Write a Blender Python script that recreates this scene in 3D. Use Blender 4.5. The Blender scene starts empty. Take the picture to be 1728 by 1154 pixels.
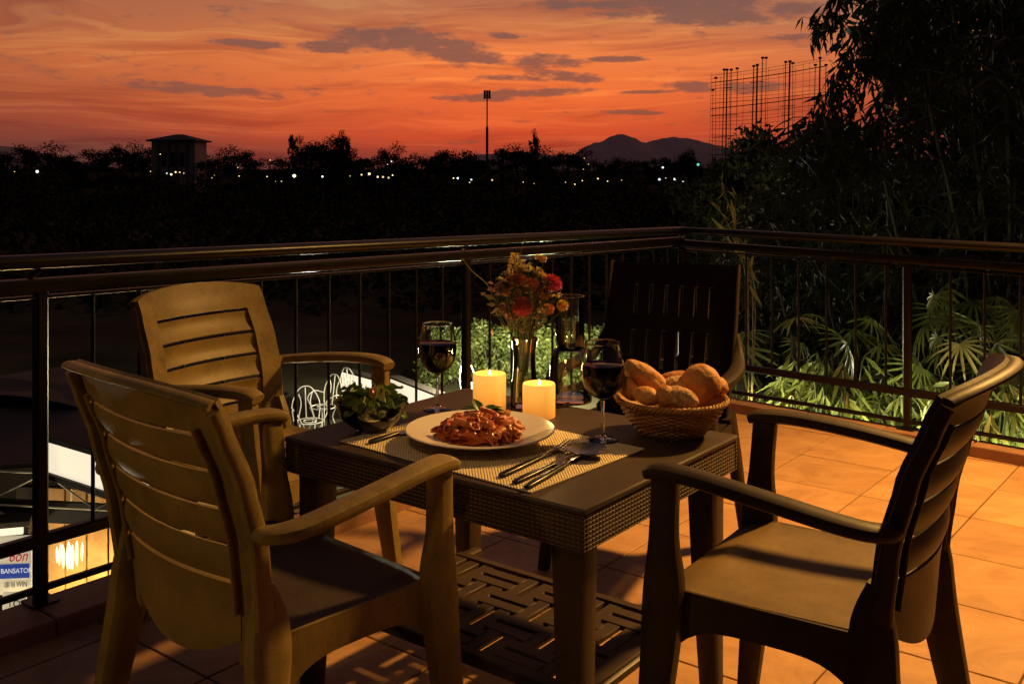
import bpy, bmesh, math, random
import numpy as np
from mathutils import Vector, Matrix, noise as mnoise
random.seed(7); rng = np.random.default_rng(7)
PI = math.pi
S = bpy.context.scene
COL = S.collection
# ------------------------------------------------------------------ camera
H = 1.30; F = 1700.0; U0 = 864.0; V0 = 285.0
cd = bpy.data.cameras.new('camera'); cam = bpy.data.objects.new('camera', cd); COL.objects.link(cam)
cam.location = (0, 0, H); cam.rotation_euler = (PI/2, 0, 0)
cd.sensor_width = 36; cd.lens = 36*F/1728; cd.shift_y = -(577-V0)/1728
cd.clip_start = 0.05; cd.clip_end = 20000
S.camera = cam
S.view_settings.view_transform = 'Standard'; S.view_settings.look = 'None'
S.view_settings.exposure = 0; S.view_settings.gamma = 1; S.view_settings.use_curve_mapping = False
S.cycles.max_bounces = 7; S.cycles.diffuse_bounces = 3; S.cycles.glossy_bounces = 3; S.cycles.transmission_bounces = 8; S.cycles.transparent_max_bounces = 12
S.cycles.sample_clamp_indirect = 4; S.cycles.caustics_reflective = False; S.cycles.caustics_refractive = False
S.cycles.use_denoising = True

# ------------------------------------------------------------------ sky (world): afterglow of a sunset with streaks and dark clouds
W = bpy.data.worlds.new('World'); S.world = W; W.use_nodes = True
def build_sky():
    nt = W.node_tree; nt.nodes.clear(); N = nt.nodes; L = nt.links
    def m(op, a, b=None, c=None, clamp=False):
        n = N.new('ShaderNodeMath'); n.operation = op; n.use_clamp = clamp
        for i, x in enumerate((a, b, c)):
            if x is None: continue
            if isinstance(x, (int, float)): n.inputs[i].default_value = x
            else: L.new(x, n.inputs[i])
        return n.outputs[0]
    def ss(x, a, b):
        n = N.new('ShaderNodeMapRange'); n.interpolation_type = 'SMOOTHSTEP'
        L.new(x, n.inputs[0]); n.inputs[1].default_value = a; n.inputs[2].default_value = b
        return n.outputs[0]
    def mix(f, a, b, mode='MIX'):
        n = N.new('ShaderNodeMix'); n.data_type = 'RGBA'; n.blend_type = mode
        if isinstance(f, (int, float)): n.inputs[0].default_value = f
        else: L.new(f, n.inputs[0])
        for i, x in ((6, a), (7, b)):
            if isinstance(x, tuple): n.inputs[i].default_value = (*x, 1)
            else: L.new(x, n.inputs[i])
        return n.outputs[2]
    def ramp(x, stops):
        n = N.new('ShaderNodeValToRGB'); L.new(x, n.inputs[0]); e = n.color_ramp.elements
        while len(e) < len(stops): e.new(0.5)
        for q, (p, c) in zip(e, stops): q.position = p; q.color = (*c, 1)
        return n.outputs[0]
    tc = N.new('ShaderNodeTexCoord'); sp = N.new('ShaderNodeSeparateXYZ'); L.new(tc.outputs['Generated'], sp.inputs[0])
    x, y, z = sp.outputs
    az = m('ARCTAN2', x, y)                       # 0 = straight ahead, + = right
    el = m('ARCSINE', z)
    def noise(sa, se, scale, detail=5, rough=.55, off=0.0, e_=None):
        c = N.new('ShaderNodeCombineXYZ'); L.new(m('MULTIPLY', az, sa), c.inputs[0]); L.new(m('MULTIPLY', e_ or el, se), c.inputs[1])
        c.inputs[2].default_value = off
        n = N.new('ShaderNodeTexNoise'); n.inputs['Scale'].default_value = scale; n.inputs['Detail'].default_value = detail
        n.inputs['Roughness'].default_value = rough; L.new(c.outputs[0], n.inputs['Vector'])
        return n.outputs[0]
    warp = noise(1, 4, 2.2, 3, .5, 3.1)
    elw = m('ADD', el, m('MULTIPLY', m('SUBTRACT', warp, .5), .060))
    t = m('DIVIDE', elw, .5, clamp=True)          # 0..0.5 rad
    base = ramp(t, [(0.0, (.17, .042, .034)), (.030, (.30, .044, .028)), (.075, (.64, .070, .024)), (.14, (.84, .135, .030)), (.21, (.90, .205, .044)),
                    (.29, (.62, .175, .055)), (.37, (.36, .125, .068)), (.5, (.15, .080, .072)), (1.0, (.045, .038, .050))])
    # the glow is strongest a little right of straight ahead
    azd = m('SUBTRACT', az, 0.02)
    glow = m('POWER', 2.718, m('MULTIPLY', m('MULTIPLY', azd, azd), -6.5))
    side = ramp(t, [(0, (.085, .036, .034)), (.1, (.22, .050, .032)), (.22, (.40, .098, .036)), (.4, (.20, .09, .06)), (1, (.04, .036, .048))])
    col = mix(glow, side, base)
    # long soft streaks, bright and dull
    elw2 = m('ADD', el, m('MULTIPLY', m('SUBTRACT', warp, .5), .10))
    s1 = noise(2.6, 30, 1.6, 6, .58, 0.0, elw2)
    s2 = noise(2.2, 62, 1.9, 6, .62, 7.7, elw2)
    col = mix(m('MULTIPLY', ss(s1, .47, .64), .62), col, mix(1.0, col, (.62, .46, .62), 'MULTIPLY'))
    col = mix(m('MULTIPLY', ss(s2, .50, .66), .75), col, mix(1.0, col, (1.22, 1.55, 1.35), 'MULTIPLY'))
    dull = mix(1.0, col, (.50, .60, .95), 'MULTIPLY')
    # broad grey-mauve veil, upper right
    veil = m('MULTIPLY', ss(az, .05, .5), ss(el, .06, .17))
    col = mix(m('MULTIPLY', veil, .70), col, (.34, .150, .105))
    # clouds at their own azimuth / elevation
    n1 = noise(34, 95, 1.0, 8, .68, 2.0); n2 = noise(13, 60, 1.0, 5, .6, 5.0)
    wob = m('ADD', m('MULTIPLY', m('SUBTRACT', n1, .5), 3.4), m('MULTIPLY', m('SUBTRACT', n2, .5), 2.6))
    dens = None
    for (u, v, ru, rv, tilt) in [(640, 66, 120, 24, .05), (735, 78, 115, 28, .22), (560, 78, 80, 13, 0), (420, 74, 90, 8, .05), (800, 98, 70, 12, .1), (925, 105, 70, 16, .05), (955, 128, 75, 11, .1),
                                 (1050, 101, 60, 6, .02), (845, 60, 30, 7, .1), (1180, 18, 240, 26, .06), (1030, 10, 170, 11, .03),
                                 (350, 152, 140, 11, .09), (290, 150, 60, 8, 0), (815, 166, 95, 8, 0), (900, 158, 120, 8, -.05), (870, 133, 60, 7, .05), (1170, 146, 60, 11, .0),
                                 (1070, 190, 60, 5, .03), (1100, 155, 80, 4, -.03), (1330, 62, 60, 6, .0), (60, 108, 260, 26, .06), (1270, 148, 70, 12, 0)]:
        a0 = math.atan((u-U0)/F); e0 = math.atan((V0-v)/math.hypot(F, u-U0))
        da = m('SUBTRACT', az, a0); de = m('SUBTRACT', el, e0)
        de2 = m('ADD', de, m('MULTIPLY', da, tilt))
        q = m('ADD', m('POWER', m('MULTIPLY', m('ABSOLUTE', da), F/ru), 2), m('POWER', m('MULTIPLY', m('ABSOLUTE', de2), F/rv), 2))
        d = m('SUBTRACT', 1.0, q)
        k = .35 if ru > 230 and u < 100 else 1.0
        d = m('MAXIMUM', d, -3.0)
        if k < 1: d = m('MULTIPLY', ss(d, -.6, .9), 0.36) ; d = m('SUBTRACT', d, .30)
        dens = d if dens is None else m('MAXIMUM', dens, d)
    dens = m('ADD', dens, wob)
    cl = ss(dens, -.08, .85)
    ccol = ramp(t, [(0, (.20, .045, .035)), (.12, (.27, .072, .045)), (.3, (.20, .085, .065)), (.5, (.17, .095, .085)), (1, (.06, .05, .06))])
    col = mix(m('MULTIPLY', cl, .90), col, ccol)
    # far from the afterglow (behind the camera) the dusk is dark blue-grey
    back = ss(y, -.35, .55)
    col = mix(back, (.016, .013, .020), col)
    low = ss(z, -.06, 0.0)
    col = mix(low, (.006, .005, .005), col)
    nsk = N.new('ShaderNodeTexSky'); nsk.sky_type = 'NISHITA'; nsk.sun_disc = False
    nsk.sun_elevation = math.radians(-3.0); nsk.sun_rotation = math.radians(1)
    b1 = N.new('ShaderNodeBackground'); L.new(col, b1.inputs[0]); b1.inputs[1].default_value = 1.0
    b2 = N.new('ShaderNodeBackground'); L.new(nsk.outputs[0], b2.inputs[0]); b2.inputs[1].default_value = 0.05
    ad = N.new('ShaderNodeAddShader'); L.new(b1.outputs[0], ad.inputs[0]); L.new(b2.outputs[0], ad.inputs[1])
    o = N.new('ShaderNodeOutputWorld'); L.new(ad.outputs[0], o.inputs[0])
build_sky()

# ------------------------------------------------------------------ lamps of the place, plus an added table fill
def lamp(name, kind, loc, power, color, radius=.05, target=None, cone=150, blend=.4):
    d = bpy.data.lights.new(name, kind); d.energy = power; d.color = color; d.shadow_soft_size = radius
    o = bpy.data.objects.new(name, d); COL.objects.link(o); o.location = loc
    if kind == 'SPOT':
        d.spot_size = math.radians(cone); d.spot_blend = blend
        o.rotation_euler = (Vector(target)-Vector(loc)).to_track_quat('-Z', 'Y').to_euler()
    return o
lamp('terrace_lamp_light', 'SPOT', (2.6, 4.0, 3.0), 1180, (1.0, .51, .118), .13, (1.65, 3.15, .0), 106, 1.0)
lamp('left_lamp_light', 'SPOT', (-2.6, .35, 1.35), 30, (1.0, .60, .18), .05, (-.66, 1.92, .60), 27, .6)  # unseen lamp; narrow cone keeps its light to the near-left chair
lamp('table_fill_light', 'SPOT', (-.55, .05, 3.1), 62, (1.0, .60, .22), .10, (.0, 2.42, .66), 19, .8)  # added frontal fill from above the camera, aimed at the table only
for s_, p_ in ((.35, 70), (1.0, 90), (1.65, 100), (2.3, 95), (3.0, 80), (3.7, 60)):
    bx_, by_ = .945+.736*s_+.677*.16, 5.76-.677*s_+.736*.16
    lamp('garden_flood_light', 'SPOT', (bx_, by_, -.13), p_, (1.0, .93, .44), .03, (bx_+.677*1.0, by_+.736*1.0, -.50), 112, 1.0)
lamp('garden_flood_light', 'POINT', (.6, 7.4, -2.0), 45, (1.0, .93, .55), .12)
lamp('hedge_flood_light', 'POINT', (-.9, 19.2, -2.3), 700, (1.0, .92, .60), .15)
lamp('hedge_flood_light', 'POINT', (.8, 20.0, -2.3), 600, (1.0, .95, .55), .15)

# ------------------------------------------------------------------ helpers
def at_z(u, v, z):
    Y = F*(H-z)/(v-V0); return Vector(((u-U0)/F*Y, Y, z))
def at_Y(u, v, Y): return Vector(((u-U0)/F*Y, Y, H-(v-V0)/F*Y))

class MB:
    def __init__(s): s.v = []; s.f = []
    def add(s, vs, fs):
        o = len(s.v); s.v += [tuple(p) for p in vs]; s.f += [tuple(i+o for i in f) for f in fs]; return s
    def box(s, a, b, M=None):
        x0, y0, z0 = a; x1, y1, z1 = b
        vs = [Vector(p) for p in ((x0,y0,z0),(x1,y0,z0),(x1,y1,z0),(x0,y1,z0),(x0,y0,z1),(x1,y0,z1),(x1,y1,z1),(x0,y1,z1))]
        if M is not None: vs = [M @ p for p in vs]
        return s.add(vs, [(0,3,2,1),(4,5,6,7),(0,1,5,4),(1,2,6,5),(2,3,7,6),(3,0,4,7)])
    def rbox(s, a, b, r=.003, M=None):
        """box with chamfered edges (rounded-rect prism in z with inset top and bottom)"""
        x0, y0, z0 = a; x1, y1, z1 = b
        r = min(r, (x1-x0)*.45, (y1-y0)*.45, (z1-z0)*.45)
        rings = []
        for z, i in ((z0, r), (z0+r, 0), (z1-r, 0), (z1, r)):
            q = r
            rings.append([(x0+i+q*(i==0), y0+i*1.0, z), (x1-i-q*(i==0), y0+i, z), (x1-i, y0+i+q*(i==0), z), (x1-i, y1-i-q*(i==0), z),
                          (x1-i-q*(i==0), y1-i, z), (x0+i+q*(i==0), y1-i, z), (x0+i, y1-i-q*(i==0), z), (x0+i, y0+i+q*(i==0), z)])
        vs = [Vector(p) for R in rings for p in R]
        if M is not None: vs = [M @ p for p in vs]
        fs = [tuple(range(7, -1, -1)), tuple(range(24, 32))]
        for k in range(3):
            for j in range(8): fs.append((k*8+j, k*8+(j+1) % 8, (k+1)*8+(j+1) % 8, (k+1)*8+j))
        return s.add(vs, fs)
    def lathe(s, prof, n=32, c=(0,0,0), cap0=True, cap1=True, wob=None):
        vs = []; fs = []
        for r, z in prof:
            for j in range(n):
                a = 2*PI*j/n; rr = r*(wob(a, z) if wob else 1)
                vs.append((c[0]+rr*math.cos(a), c[1]+rr*math.sin(a), c[2]+z))
        for k in range(len(prof)-1):
            for j in range(n): fs.append((k*n+j, k*n+(j+1) % n, (k+1)*n+(j+1) % n, (k+1)*n+j))
        if cap0: fs.append(tuple(range(n-1, -1, -1)))
        if cap1: fs.append(tuple((len(prof)-1)*n+j for j in range(n)))
        return s.add(vs, fs)
    def tube(s, pts, rad, n=8, caps=True):
        pts = [Vector(p) for p in pts]
        if isinstance(rad, (int, float)): rad = [rad]*len(pts)
        vs = []; fs = []; up = Vector((0, 0, 1))
        t0 = (pts[1]-pts[0]).normalized()
        if abs(t0.z) > .9: up = Vector((1, 0, 0))
        a = t0.cross(up).normalized()
        for i, p in enumerate(pts):
            t = (pts[min(i+1, len(pts)-1)]-pts[max(i-1, 0)]).normalized()
            a = (a-t*a.dot(t)).normalized(); b = t.cross(a)
            for j in range(n):
                q = 2*PI*j/n; vs.append(p+(a*math.cos(q)+b*math.sin(q))*rad[i])
        for k in range(len(pts)-1):
            for j in range(n): fs.append((k*n+j, k*n+(j+1) % n, (k+1)*n+(j+1) % n, (k+1)*n+j))
        if caps: fs.append(tuple(range(n-1, -1, -1))); fs.append(tuple((len(pts)-1)*n+j for j in range(n)))
        return s.add(vs, fs)
    def sweep(s, pts, wh, side, e=3.2, n=16, caps=True):
        """rounded-rect section: width along 'side', height along tangent x side"""
        pts = [Vector(p) for p in pts]; side = Vector(side); vs = []; fs = []
        for i, p in enumerate(pts):
            t = (pts[min(i+1, len(pts)-1)]-pts[max(i-1, 0)]).normalized()
            a = (side-t*side.dot(t)).normalized(); b = t.cross(a)
            w, h = wh[i]
            for j in range(n):
                q = 2*PI*(j+.5)/n; cx, sx = math.cos(q), math.sin(q)
                k = (abs(cx)**e+abs(sx)**e)**(-1/e)
                vs.append(p+a*(cx*k*w/2)+b*(sx*k*h/2))
        for k in range(len(pts)-1):
            for j in range(n): fs.append((k*n+j, k*n+(j+1) % n, (k+1)*n+(j+1) % n, (k+1)*n+j))
        if caps: fs.append(tuple(range(n-1, -1, -1))); fs.append(tuple((len(pts)-1)*n+j for j in range(n)))
        return s.add(vs, fs)
    def patch(s, fn, u0, u1, v0, v1, nu, nv, thick, dirv=None):
        """solid slab over surface fn(u,v); thickness goes along dirv(u,v) (or the normal)"""
        A = [[Vector(fn(u0+(u1-u0)*i/nu, v0(i/nu)+(v1(i/nu)-v0(i/nu))*j/nv if callable(v0) else v0+(v1-v0)*j/nv)) for j in range(nv+1)] for i in range(nu+1)]
        vs = []; B = []
        for i in range(nu+1):
            row = []
            for j in range(nv+1):
                du = A[min(i+1, nu)][j]-A[max(i-1, 0)][j]; dv = A[i][min(j+1, nv)]-A[i][max(j-1, 0)]
                nn = du.cross(dv).normalized()
                row.append(A[i][j]-nn*(thick(i/nu, j/nv) if callable(thick) else thick))
            B.append(row)
        w = nv+1
        vs = [A[i][j] for i in range(nu+1) for j in range(w)]+[B[i][j] for i in range(nu+1) for j in range(w)]
        o = (nu+1)*w; fs = []
        for i in range(nu):
            for j in range(nv):
                a = i*w+j; fs.append((a, a+w, a+w+1, a+1)); fs.append((o+a, o+a+1, o+a+w+1, o+a+w))
        for i in range(nu):
            a = i*w; fs.append((a, o+a, o+a+w, a+w)); a = i*w+nv; fs.append((a, a+w, o+a+w, o+a))
        for j in range(nv):
            a = j; fs.append((a, a+1, o+a+1, o+a)); a = nu*w+j; fs.append((a, o+a, o+a+1, a+1))
        return s.add(vs, fs)
    def obj(s, name, mat, parent=None, smooth=True, angle=40, bevel=0):
        me = bpy.data.meshes.new(name); me.from_pydata(s.v, [], s.f); me.update()
        bm = bmesh.new(); bm.from_mesh(me); bmesh.ops.recalc_face_normals(bm, faces=bm.faces)
        if smooth:
            ca = math.radians(angle)
            for f in bm.faces: f.smooth = True
            for e in bm.edges:
                if len(e.link_faces) == 2 and e.calc_face_angle(0) > ca: e.smooth = False
        bm.to_mesh(me); bm.free()
        if mat: me.materials.append(mat)
        o = bpy.data.objects.new(name, me); COL.objects.link(o)
        if parent: o.parent = parent
        if bevel:
            md = o.modifiers.new('edge', 'BEVEL'); md.width = bevel; md.segments = 2; md.limit_method = 'ANGLE'; md.angle_limit = math.radians(45)
        return o

def cr(pts, k=6):
    """Catmull-Rom through points (tuples of any length)"""
    P = [pts[0]]+list(pts)+[pts[-1]]; out = []
    for i in range(1, len(P)-2):
        for j in range(k):
            t = j/k
            out.append(tuple(.5*((2*b)+(-a+c)*t+(2*a-5*b+4*c-d)*t*t+(-a+3*b-3*c+d)*t**3) for a, b, c, d in zip(P[i-1], P[i], P[i+1], P[i+2])))
    out.append(tuple(pts[-1])); return out

def tag(o, label=None, cat=None, group=None, kind=None):
    if label: o['label'] = label
    if cat: o['category'] = cat
    if group: o['group'] = group
    if kind: o['kind'] = kind
    return o
def thing(name, label, cat, loc=(0,0,0), rz=0, group=None):
    o = bpy.data.objects.new(name, None); COL.objects.link(o); o.location = loc; o.rotation_euler = (0, 0, rz)
    o.empty_display_size = .1
    return tag(o, label, cat, group)
def share(o, name=None, parent=None):
    c = o.copy(); COL.objects.link(c); c.parent = parent
    return c
def copy_tree(o, parent=None):
    kids = [x for x in bpy.data.objects if x.parent == o]
    c = o.copy(); COL.objects.link(c); c.parent = parent
    for k in kids: copy_tree(k, c)
    return c

def leaves(name, mat, parent, C, D, Nn, Ln, Wd, fold=.15, kind=None):
    """lanceolate leaves: centre-base C, direction D, normal-ish N, lengths, widths (numpy)"""
    C = np.asarray(C, float); D = np.asarray(D, float); Nn = np.asarray(Nn, float); n = len(C)
    Ln = np.broadcast_to(Ln, n).reshape(-1, 1); Wd = np.broadcast_to(Wd, n).reshape(-1, 1)
    D = D/np.linalg.norm(D, axis=1, keepdims=True)
    Sd = np.cross(D, Nn); Sd /= (np.linalg.norm(Sd, axis=1, keepdims=True)+1e-9); U = np.cross(Sd, D)
    a = C; b = C+D*Ln*.38+Sd*Wd*.5+U*Wd*fold; c = C+D*Ln-U*Ln*.12; d = C+D*Ln*.38-Sd*Wd*.5+U*Wd*fold; mid = C+D*Ln*.42
    V = np.stack([a, b, c, d, mid], 1).reshape(-1, 3)
    base = np.arange(n)*5
    T = np.stack([base, base+4, base+1, base+1, base+4, base+2, base+2, base+4, base+3, base+3, base+4, base], 1).reshape(-1, 3)
    me = bpy.data.meshes.new(name); me.vertices.add(len(V)); me.vertices.foreach_set('co', V.ravel())
    me.loops.add(T.size); me.loops.foreach_set('vertex_index', T.ravel().astype(np.int32))
    me.polygons.add(len(T)); me.polygons.foreach_set('loop_start', np.arange(0, T.size, 3, dtype=np.int32))
    me.update(calc_edges=True); me.materials.append(mat)
    o = bpy.data.objects.new(name, me); COL.objects.link(o)
    if parent: o.parent = parent
    if kind: o['kind'] = kind
    return o

# ------------------------------------------------------------------ materials
def mat(name, color, rough=.5, spec=.5, metal=0, noise=0, nscale=8, bump=0, bscale=60, c2=None, coat=0, trans=0, ior=1.45, emit=None, es=0, sss=0, leafy=0, grime=0):
    m_ = bpy.data.materials.new(name); m_.use_nodes = True; nt = m_.node_tree; b = nt.nodes['Principled BSDF']; L = nt.links
    b.inputs['Base Color'].default_value = (*color, 1); b.inputs['Roughness'].default_value = rough
    b.inputs['Specular IOR Level'].default_value = spec; b.inputs['Metallic'].default_value = metal
    b.inputs['Coat Weight'].default_value = coat; b.inputs['Transmission Weight'].default_value = trans; b.inputs['IOR'].default_value = ior
    if emit: b.inputs['Emission Color'].default_value = (*emit, 1); b.inputs['Emission Strength'].default_value = es
    if sss: b.inputs['Subsurface Weight'].default_value = sss; b.inputs['Subsurface Radius'].default_value = (.02, .008, .003)
    tc = nt.nodes.new('ShaderNodeTexCoord')
    if noise or c2:
        n = nt.nodes.new('ShaderNodeTexNoise'); n.inputs['Scale'].default_value = nscale; n.inputs['Detail'].default_value = 6
        n.inputs['Roughness'].default_value = .6; L.new(tc.outputs['Object'], n.inputs['Vector'])
        r = nt.nodes.new('ShaderNodeValToRGB'); r.color_ramp.elements[0].position = .33; r.color_ramp.elements[1].position = .68
        c2 = c2 or tuple(x*(1-noise) for x in color)
        r.color_ramp.elements[0].color = (*c2, 1); r.color_ramp.elements[1].color = (*color, 1)
        L.new(n.outputs[0], r.inputs[0]); L.new(r.outputs[0], b.inputs['Base Color'])
        mr = nt.nodes.new('ShaderNodeMapRange'); mr.inputs[3].default_value = max(0.02, rough-.08); mr.inputs[4].default_value = min(1, rough+.12)
        L.new(n.outputs[0], mr.inputs[0]); L.new(mr.outputs[0], b.inputs['Roughness'])
    if bump:
        n2 = nt.nodes.new('ShaderNodeTexNoise'); n2.inputs['Scale'].default_value = bscale; n2.inputs['Detail'].default_value = 5
        L.new(tc.outputs['Object'], n2.inputs['Vector'])
        bp = nt.nodes.new('ShaderNodeBump'); bp.inputs['Strength'].default_value = bump; bp.inputs['Distance'].default_value = .004
        L.new(n2.outputs[0], bp.inputs['Height']); L.new(bp.outputs[0], b.inputs['Normal'])
    if grime:
        src = b.inputs['Base Color'].links[0].from_socket
        g1 = nt.nodes.new('ShaderNodeTexNoise'); g1.inputs['Scale'].default_value = 3.3; g1.inputs['Detail'].default_value = 12; g1.inputs['Roughness'].default_value = .72
        L.new(tc.outputs['Object'], g1.inputs['Vector'])
        g2 = nt.nodes.new('ShaderNodeTexNoise'); g2.inputs['Scale'].default_value = 130; g2.inputs['Detail'].default_value = 3; L.new(tc.outputs['Object'], g2.inputs['Vector'])
        q1 = nt.nodes.new('ShaderNodeMapRange'); q1.inputs[1].default_value = .50; q1.inputs[2].default_value = .66; q1.inputs[3].default_value = 1; q1.inputs[4].default_value = 1-grime; L.new(g1.outputs[0], q1.inputs[0])
        q2 = nt.nodes.new('ShaderNodeMapRange'); q2.inputs[1].default_value = .60; q2.inputs[2].default_value = .72; q2.inputs[3].default_value = 1; q2.inputs[4].default_value = .65; L.new(g2.outputs[0], q2.inputs[0])
        mu = nt.nodes.new('ShaderNodeMath'); mu.operation = 'MULTIPLY'; L.new(q1.outputs[0], mu.inputs[0]); L.new(q2.outputs[0], mu.inputs[1])
        hv = nt.nodes.new('ShaderNodeHueSaturation'); L.new(src, hv.inputs['Color']); L.new(mu.outputs[0], hv.inputs['Value']); L.new(hv.outputs[0], b.inputs['Base Color'])
    if leafy:
        tr = nt.nodes.new('ShaderNodeBsdfTranslucent'); tr.inputs[0].default_value = (color[0]*1.3, color[1]*1.5, color[2]*.8, 1)
        mx = nt.nodes.new('ShaderNodeMixShader'); mx.inputs[0].default_value = leafy
        L.new(b.outputs[0], mx.inputs[1]); L.new(tr.outputs[0], mx.inputs[2]); L.new(mx.outputs[0], nt.nodes['Material Output'].inputs[0])
    m_['b'] = 1
    return m_
def glass_mat(name, tint=(1, 1, 1), rough=.0, ior=1.45):
    m_ = bpy.data.materials.new(name); m_.use_nodes = True; nt = m_.node_tree; nt.nodes.clear()
    g = nt.nodes.new('ShaderNodeBsdfGlass'); g.inputs['Color'].default_value = (*tint, 1); g.inputs['Roughness'].default_value = rough; g.inputs['IOR'].default_value = ior
    o = nt.nodes.new('ShaderNodeOutputMaterial'); nt.links.new(g.outputs[0], o.inputs[0])
    return m_
def clear_mat(name, tint, edge, ior=1.45):
    m_ = bpy.data.materials.new(name); m_.use_nodes = True; nt = m_.node_tree; nt.nodes.clear(); L = nt.links
    lw = nt.nodes.new('ShaderNodeLayerWeight'); lw.inputs[0].default_value = .35
    cr_ = nt.nodes.new('ShaderNodeMix'); cr_.data_type = 'RGBA'; L.new(lw.outputs['Facing'], cr_.inputs[0]); cr_.inputs[6].default_value = (*tint, 1); cr_.inputs[7].default_value = (*edge, 1)
    t_ = nt.nodes.new('ShaderNodeBsdfTransparent'); L.new(cr_.outputs[2], t_.inputs[0])
    g = nt.nodes.new('ShaderNodeBsdfGlossy'); g.inputs['Roughness'].default_value = .04; g.inputs['Color'].default_value = (1, 1, 1, 1)
    f = nt.nodes.new('ShaderNodeFresnel'); f.inputs[0].default_value = ior
    mx = nt.nodes.new('ShaderNodeMixShader'); L.new(f.outputs[0], mx.inputs[0]); L.new(t_.outputs[0], mx.inputs[1]); L.new(g.outputs[0], mx.inputs[2])
    o = nt.nodes.new('ShaderNodeOutputMaterial'); L.new(mx.outputs[0], o.inputs[0]); return m_
def emis(name, col, s):
    return mat(name, (.02, .02, .02), emit=col, es=s)

M = {}
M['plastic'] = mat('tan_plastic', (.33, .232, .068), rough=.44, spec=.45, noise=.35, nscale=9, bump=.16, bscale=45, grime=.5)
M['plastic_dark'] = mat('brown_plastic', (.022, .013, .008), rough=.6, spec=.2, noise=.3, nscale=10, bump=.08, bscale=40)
M['table'] = mat('table_plastic', (.062, .038, .024), rough=.48, noise=.35, grime=.4, nscale=7, bump=.10, bscale=50)
M['iron'] = mat('dark_metal', (.009, .006, .005), rough=.30, spec=.4, noise=.3, nscale=12, bump=.06, bscale=90)
M['lit_seat'] = mat('lit_seat', (.20, .125, .042), rough=.45, noise=.3, nscale=7, bump=.12, bscale=60, grime=.45)  # right chair's seat: lamplight put into the lighter colour
M['shaded_seat'] = mat('shaded_seat', (.055, .036, .026), rough=.62, noise=.3, nscale=8, bump=.3, bscale=120)  # near-left chair's seat: its shade is put into the darker colour
M['iron_bar'] = mat('dark_bar', (.012, .009, .007), rough=.75, spec=.25)
M['grout'] = mat('grout', (.11, .066, .036), rough=.9, noise=.3, nscale=30)
M['tileA'] = None

def weave_mat(name, c1, c2, sc, rot=45, depth=.004, rough=.55):
    """basket weave relief in the object's own coordinates (uses x+y and z / x and y)"""
    m_ = mat(name, c1, rough=rough); nt = m_.node_tree; L = nt.links; b = nt.nodes['Principled BSDF']
    tc = nt.nodes.new('ShaderNodeTexCoord')
    mp = nt.nodes.new('ShaderNodeMapping'); mp.inputs['Rotation'].default_value = rot; L.new(tc.outputs['Object'], mp.inputs[0])
    sep = nt.nodes.new('ShaderNodeSeparateXYZ'); L.new(mp.outputs[0], sep.inputs[0])
    def mm(op, a, b_=None):
        n = nt.nodes.new('ShaderNodeMath'); n.operation = op
        for i, q in enumerate((a, b_)):
            if q is None: continue
            if isinstance(q, (int, float)): n.inputs[i].default_value = q
            else: L.new(q, n.inputs[i])
        return n.outputs[0]
    su = mm('SINE', mm('MULTIPLY', sep.outputs[0], sc)); sv = mm('SINE', mm('MULTIPLY', sep.outputs[1], sc))
    h = mm('MULTIPLY', su, sv)
    h2 = mm('ABSOLUTE', h)
    hh = mm('POWER', h2, .5)
    r = nt.nodes.new('ShaderNodeValToRGB'); r.color_ramp.elements[0].position = .12; r.color_ramp.elements[1].position = .6
    r.color_ramp.elements[0].color = (*c2, 1); r.color_ramp.elements[1].color = (*c1, 1)
    nz = nt.nodes.new('ShaderNodeTexNoise'); nz.inputs['Scale'].default_value = 45; L.new(tc.outputs['Object'], nz.inputs['Vector'])
    L.new(mm('MULTIPLY', hh, mm('ADD', nz.outputs[0], .5)), r.inputs[0]); L.new(r.outputs[0], b.inputs['Base Color'])
    bp = nt.nodes.new('ShaderNodeBump'); bp.inputs['Strength'].default_value = .9; bp.inputs['Distance'].default_value = depth
    L.new(hh, bp.inputs['Height']); L.new(bp.outputs[0], b.inputs['Normal'])
    return m_
M['apron_x'] = weave_mat('rattan_relief', (.085, .054, .030), (.040, .025, .014), 360, (math.radians(90), math.radians(45), 0))
M['mat'] = weave_mat('woven_placemat', (.86, .72, .46), (.42, .31, .17), 500, (0, 0, math.radians(45)), .003, .8)
M['ceramic'] = mat('white_glaze', (.70, .64, .58), rough=.22, spec=.5)
M['glass'] = glass_mat('clear_glass', (.97, .98, .97), 0.0, 1.45)
M['water'] = clear_mat('water', (.93, .95, .92), (.88, .90, .86), 1.18)
M['glass_thin'] = clear_mat('thin_glass', (.95, .96, .95), (.80, .82, .78), 1.55)
M['wine'] = mat('red_wine', (.085, .006, .022), rough=.04, spec=.5)
M['steel'] = mat('steel', (.55, .50, .45), rough=.22, metal=1, noise=.2, nscale=30)
M['black_handle'] = mat('black_handle', (.010, .008, .007), rough=.25)
M['crust'] = mat('bread_crust', (.72, .37, .11), rough=.62, c2=(.42, .16, .04), nscale=30, bump=1.0, bscale=75)
M['crust2'] = mat('bread_crust_dark', (.62, .28, .08), rough=.6, c2=(.34, .12, .03), nscale=26, bump=1.0, bscale=85)
M['crumb'] = mat('seeded_crust', (.80, .50, .22), rough=.8, c2=(.25, .10, .03), nscale=95, bump=1.0, bscale=160)
M['wicker'] = mat('wicker', (.50, .27, .085), rough=.55, c2=(.28, .13, .04), nscale=40, bump=.5, bscale=140)
M['leafg'] = mat('salad_green', (.19, .29, .055), rough=.42, c2=(.09, .16, .03), nscale=30, leafy=.25)
M['leafy'] = mat('salad_yellow_green', (.55, .52, .13), rough=.45, c2=(.25, .30, .06), nscale=30, leafy=.3)
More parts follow.
